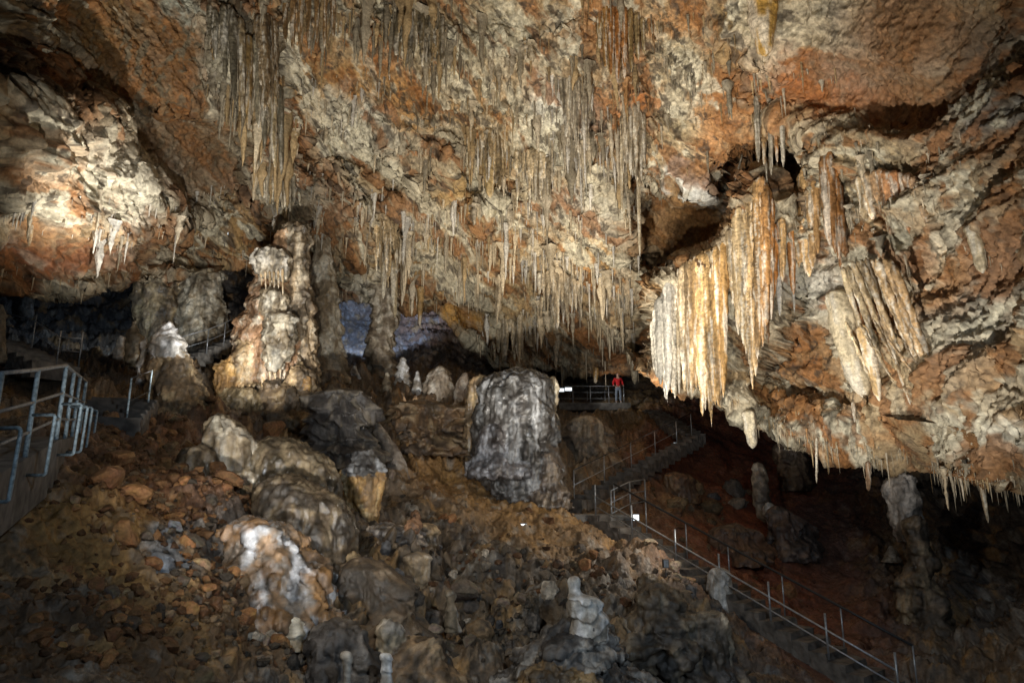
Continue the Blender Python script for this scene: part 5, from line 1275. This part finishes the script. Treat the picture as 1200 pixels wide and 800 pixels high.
def railing(label, bases, h, rails=(1.0, .66, .33), r_post=0.024, r_rail=0.018, mats=('steel', 'steel'), tops=None, top_mat=None, extra=None):
    e = thing('handrail', label, 'handrail', tuple(bases[0]))
    o0 = Vector(bases[0])
    bs_ = [Vector(b) - o0 for b in bases]
    up = Vector((0, 0, h))
    for b in bs_:
        obj('post', tube_mesh('post', [b - Vector((0, 0, .05)), b + up], r_post), M[mats[0]], e)
    for k, f in enumerate(rails):
        m_ = top_mat if (k == 0 and top_mat) else mats[1]
        line = [b + up * f for b in bs_]
        obj('rail', tube_mesh('rail', line, r_rail * (1.2 if k == 0 else 1)), M[m_], e)
    return e
# lower flight on the right
staircase('long lower concrete stairs climbing from the bottom right', S_BOT, S_LAND, 1.15, 21)
def along(a, b, ts): return [np.asarray(a) + (np.asarray(b) - np.asarray(a)) * t for t in ts]
dirv = np.asarray(S_LAND - S_BOT); nrm = np.array([dirv[1], -dirv[0], 0]); nrm = nrm / np.linalg.norm(nrm)   # towards the wall (right)
railing('steel handrail on the camera side of the lower stairs', [p - nrm * .0 + np.array([0, 0, 0.1]) for p in along(S_BOT - nrm * .5, S_LAND - nrm * .5, [-.03, .14, .30, .46, .62, .80, .97])], 1.0, (.62, .30), 0.028, 0.021)
railing('dark handrail on the wall side of the lower stairs', [p + np.array([0, 0, 0.1]) for p in along(S_BOT + nrm * .55, S_LAND + nrm * .55, [-.03, .15, .32, .5, .66, .83, .98])], 1.0, (1.0,), 0.020, 0.026, ('steel', 'dark_pipe'))
# landing and its short railing
e = thing('landing_slab', 'dark concrete landing where the path turns back', 'landing', tuple(S_LAND))
lx = box_mesh('slab', -1.7, 1.0, -0.3, 1.5, -0.35, 0.02, rough=.02, seed=3)
obj('slab', lx, M['concrete'], e)
railing('short bright steel railing at the landing corner', [PD(717, 612, 23.0), PD(739, 600, 24.0), PD(757, 597, 24.2)], 1.05, (1.0, .62, .28), 0.03, 0.018)
# upper flight
staircase('upper concrete stairs climbing right towards the platform', S_LAND2, S_TOP, .75, 17)
railing('thin handrail of the upper stairs', [p + np.array([-.3, -.5, .1]) for p in along(S_LAND2, S_TOP, [.05, .25, .45, .65, .85, 1.0])], 0.95, (1.0, .45), 0.02, 0.015, ('steel', 'steel'), top_mat='dark_pipe')
staircase('top flight of stairs between the upper stairs and the platform', S_TOP, S_UP + np.array([.9, -.4, -.3]), 1.0, 11)
# the platform with the person
PYD = 38.6
pa, pb = PY(655, 475, PYD), PY(739, 472, PYD)
zdeck = float(pb[2])
e = thing('viewing_platform', 'grey concrete viewing platform under the person in red', 'platform', (float(pa[0]), PYD, zdeck))
obj('deck', box_mesh('deck', 0, float(pb[0] - pa[0]), -.15, 2.6, -.42, 0, .03), M['concrete'], e)
for k in range(3):
    obj('support', box_mesh('support', .5 + 1.4 * k, .8 + 1.4 * k, .5, .8, -2.5, -.422, .02), M['concrete'], e)
bas = [(float(PY(x, 473, PYD)[0]), PYD + .75, zdeck) for x in (656, 673, 694, 716, 734)]
railing('grey steel railing just behind the person on the platform', bas, 1.08, (1.0, .66, .33), .028, .016)
railing('grey steel railing along the back of the platform', [(b[0], PYD + 2.4, zdeck) for b in bas], 1.08, (1.0, .5), .028, .018, ('steel', 'dark_pipe'))

# ---------------- left walkway (close) with bracketed pipe railing
wk = [(2, 437, 7.2), (45, 433, 8.7), (78, 428, 10.2), (87, 436, 11.4), (94, 441, 12.6), (101, 447, 13.6)]
tops = [PD(*a) for a in wk]
HR = 1.1
bases = [t - np.array([0, 0, HR]) for t in tops]
e = thing('pipe_railing', 'worn pale blue pipe railing with looped brackets on the left walkway', 'railing', tuple(bases[0]))
o0 = np.asarray(bases[0])
for k, (t, b) in enumerate(zip(tops, bases)):
    obj('post', tube_mesh('post', [b - o0 - np.array([0, 0, .25]), t - o0], .03), M['blue_pipe'], e)
for f in (1.0, .62, .28):
    obj('rail', tube_mesh('rail', [b + (t - b) * f - o0 for t, b in zip(tops, bases)], .02 if f < 1 else .024), M['steel'], e)
for k, (t, b) in enumerate(zip(tops, bases)):
    out = np.array([.34, -.06, 0])
    lo, hi = b - np.array([0, 0, .22]), b + np.array([0, 0, .52])
    pts = rounded([hi - o0, hi + out - o0, lo + out * .95 - o0, lo - o0 + out * .15], .05)
    obj('bracket', tube_mesh('bracket', pts, .021), M['blue_pipe'], e)
wdir = np.asarray(bases[-1] - bases[0])
e = thing('walkway', 'dark concrete walkway slab at the left edge', 'walkway', tuple(bases[0]))
for k in range(len(bases) - 1):
    a, b = np.asarray(bases[k]) - o0, np.asarray(bases[k + 1]) - o0
    sgn = np.array([-1.9, -.3, 0])
    V = [a + np.array([.05, 0, -.0]), b + np.array([.05, 0, 0]), b + sgn, a + sgn]
    V = V + [v - np.array([0, 0, .75]) for v in V]
    me = bpy.data.meshes.new('slab')
    me.from_pydata([tuple(v) for v in V], [], [(0, 1, 2, 3), (7, 6, 5, 4), (0, 4, 5, 1), (1, 5, 6, 2), (2, 6, 7, 3), (3, 7, 4, 0)])
    obj('slab', me, M['concrete'], e)
# short dark flight beyond the walkway
s0, s1 = PD(118, 497, 14.6), PD(150, 470, 18.5)
staircase('short dark steps beyond the left walkway', s0, s1, 1.5, 6)
railing('thin railing beside the short dark steps', [PD(148, 494, 15.2), PD(173, 478, 17.5)], .98, (1.0, .45), .022, .014, ('blue_pipe', 'dark_pipe'))
# upper left stairs
s0, s1 = PD(66, 432, 19.5), PD(-6, 398, 21.5)
staircase('pale concrete stairs below the dark left alcove', s0, s1, 1.3, 8, mat='concrete')
railing('thin railing of the pale stairs by the left alcove', [PD(92, 428, 19.0), PD(66, 426, 19.2), PD(37, 406, 20.0), PD(-8, 392, 21.0)], .95, (.8, .4), .02, .015)
# stairs between the columns
s0, s1 = PD(212, 424, 27.0), PD(284, 394, 29.5)
staircase('grey stairs climbing between the pale columns', s0, s1, 1.2, 8, mat='concrete')
railing('thin railing of the stairs between the pale columns', [PD(206, 424, 26.2), PD(242, 413, 27.0), PD(262, 404, 28.0), PD(280, 394, 29.0)], .95, (1.0, .5), .022, .015, ('steel', 'steel'))

# ---------------- floodlights that show in the photograph
def flood(label, px, py, Y, w_=.34, lit=True, yaw=0, pitch=0):
    p = PY(px, py, Y)
    e = thing('floodlight', label, 'lamp', tuple(p))
    e.rotation_euler = (pitch, 0, yaw)
    obj('housing', box_mesh('housing', -w_ / 2, w_ / 2, -.06, .1, -.11, .11, .02), M['lamp_body'], e)
    obj('lens', box_mesh('lens', -w_ / 2 + .02, w_ / 2 - .02, -.072, -.062, -.09, .09, .003), M['lens' if lit else 'steel'], e)
    obj('bracket', tube_mesh('bracket', [(0, .02, -.13), (0, .02, -.6)], .015), M['lamp_body'], e)
flood('left one of the two lit floodlights at the platform end', 657, 457, 38.4, .42)
flood('right one of the two lit floodlights at the platform end', 666, 456, 38.4, .42)
flood('white floodlight beside the landing railing', 745, 606, 23.0, .22)
flood('white floodlight low on the upper stairs', 793, 521, 31.2, .34)
flood('upper floodlight of the pair on the ochre dirt slope', 604, 604, 22.0, .2)
flood('lower floodlight of the pair on the ochre dirt slope', 613, 617, 21.4, .24)
flood('white strip lamp under the popcorn ceiling at left', 264, 275, 29.0, .34)
flood('dark floodlight between the lower stair posts', 780, 660, 19.0, .16, False)

# ---------------- the person in red on the platform
def skin_mesh(name, verts, edges, mat, parent, root=0, sub=2):
    me = bpy.data.meshes.new(name)
    me.from_pydata([v[:3] for v in verts], edges, [])
    o = obj(name, me, mat, parent)
    m_ = o.modifiers.new('skin', 'SKIN')
    lay = me.skin_vertices[0] if me.skin_vertices else None
    if lay is None:
        return o
    for i, v in enumerate(verts):
        rr = v[3]
        lay.data[i].radius = (rr, rr) if not isinstance(rr, tuple) else rr
        lay.data[i].use_root = (i == root)
    m_.use_smooth_shade = True
    s = o.modifiers.new('sub', 'SUBSURF')
    s.levels = s.render_levels = sub
    return o
ppos = PY(725, 472.2, PYD + .12)
person = thing('person', 'person in red jacket and pale jeans standing on the platform', 'person', (float(ppos[0]), PYD + .12, zdeck))
def body_chain(g):       # g: extra thickness
    v = [(0, 0, .96, .125 + g), (0, 0, 1.12, .115 + g), (0, .01, 1.30, .135 + g), (0, .01, 1.43, .10 + g), (0, 0, 1.50, .052), (0, -.01, 1.57, .075), (0, -.015, 1.65, .088), (0, -.005, 1.70, .07)]
    e = [(0, 1), (1, 2), (2, 3), (3, 4), (4, 5), (5, 6), (6, 7)]
    for s in (-1, 1):
        n = len(v)
        v += [(s * .17, .01, 1.41, .062 + g), (s * .27, .03, 1.16, .046 + g), (s * .27, -.14, 1.02, .034 + g), (s * .27, -.20, .98, .030)]
        e += [(3, n), (n, n + 1), (n + 1, n + 2), (n + 2, n + 3)]
        for k, (dx, ln) in enumerate([(-.030, .065), (-.010, .078), (.010, .082), (.030, .070)]):
            m_ = len(v)
            v += [(s * (.27 + dx), -.25, .972, .010), (s * (.27 + dx), -.25 - ln * .7, .955, .009)]
            e += [(n + 3, m_), (m_, m_ + 1)]
        m_ = len(v)
        v += [(s * .225, -.225, .99, .011), (s * .205, -.26, .995, .009)]
        e += [(n + 3, m_), (m_, m_ + 1)]
        n = len(v)
        v += [(s * .10, 0, .88, .088 + g), (s * .12, -.01, .50, .058 + g), (s * .13, .02, .10, .038 + g), (s * .14, -.06, .045, .038), (s * .15, -.16, .035, .034)]
        e += [(0, n), (n, n + 1), (n + 1, n + 2), (n + 2, n + 3), (n + 3, n + 4)]
    return v, e
bv, be = body_chain(0)
skin_mesh('body', bv, be, M['skin'], person)
jk = [(0, 0, .93, .150), (0, 0, 1.12, .140), (0, .01, 1.30, .155), (0, .01, 1.43, .115), (0, 0, 1.485, .068)]
je = [(0, 1), (1, 2), (2, 3), (3, 4)]
for s in (-1, 1):
    n = len(jk)
    jk += [(s * .18, .01, 1.405, .078), (s * .275, .03, 1.16, .062), (s * .275, -.15, 1.015, .048)]
    je += [(3, n), (n, n + 1), (n + 1, n + 2)]
skin_mesh('jacket', jk, je, M['red'], person)
tr = [(0, 0, .97, .138), (0, 0, .90, .13)]
te = [(0, 1)]
for s in (-1, 1):
    n = len(tr)
    tr += [(s * .10, 0, .80, .098), (s * .12, -.01, .50, .074), (s * .13, .015, .12, .06)]
    te += [(1, n), (n, n + 1), (n + 1, n + 2)]
skin_mesh('trousers', tr, te, M['denim'], person)
for s in (-1, 1):
    skin_mesh('shoe', [(s * .13, .05, .055, .05), (s * .14, -.05, .05, .052), (s * .15, -.17, .04, .042)], [(0, 1), (1, 2)], M['shoe'], person)
def ball(name, loc, scl, mat, cut=None):
    bm = bmesh.new()
    bmesh.ops.create_uvsphere(bm, u_segments=20, v_segments=14, radius=1)
    if cut:
        bmesh.ops.delete(bm, geom=[v for v in bm.verts if cut(v.co)], context='VERTS')
    me = bpy.data.meshes.new(name)
    bm.to_mesh(me); bm.free()
    me.polygons.foreach_set('use_smooth', [True] * len(me.polygons))
    o = obj(name, me, mat, person, loc)
    o.scale = scl
    return o
ball('hair', (0, .012, 1.655), (.098, .112, .118), M['hair'], cut=lambda c_: c_.y < -.25 and c_.z < .45)
for s in (-1, 1):
    ball('eye', (s * .032, -.098, 1.625), (.012, .008, .008), M['eye'])
    ball('ear', (s * .092, .0, 1.615), (.014, .022, .034), M['skin'])
ball('nose', (0, -.108, 1.60), (.014, .022, .022), M['skin'])
ball('mouth', (0, -.098, 1.562), (.024, .008, .007), M['lip'])
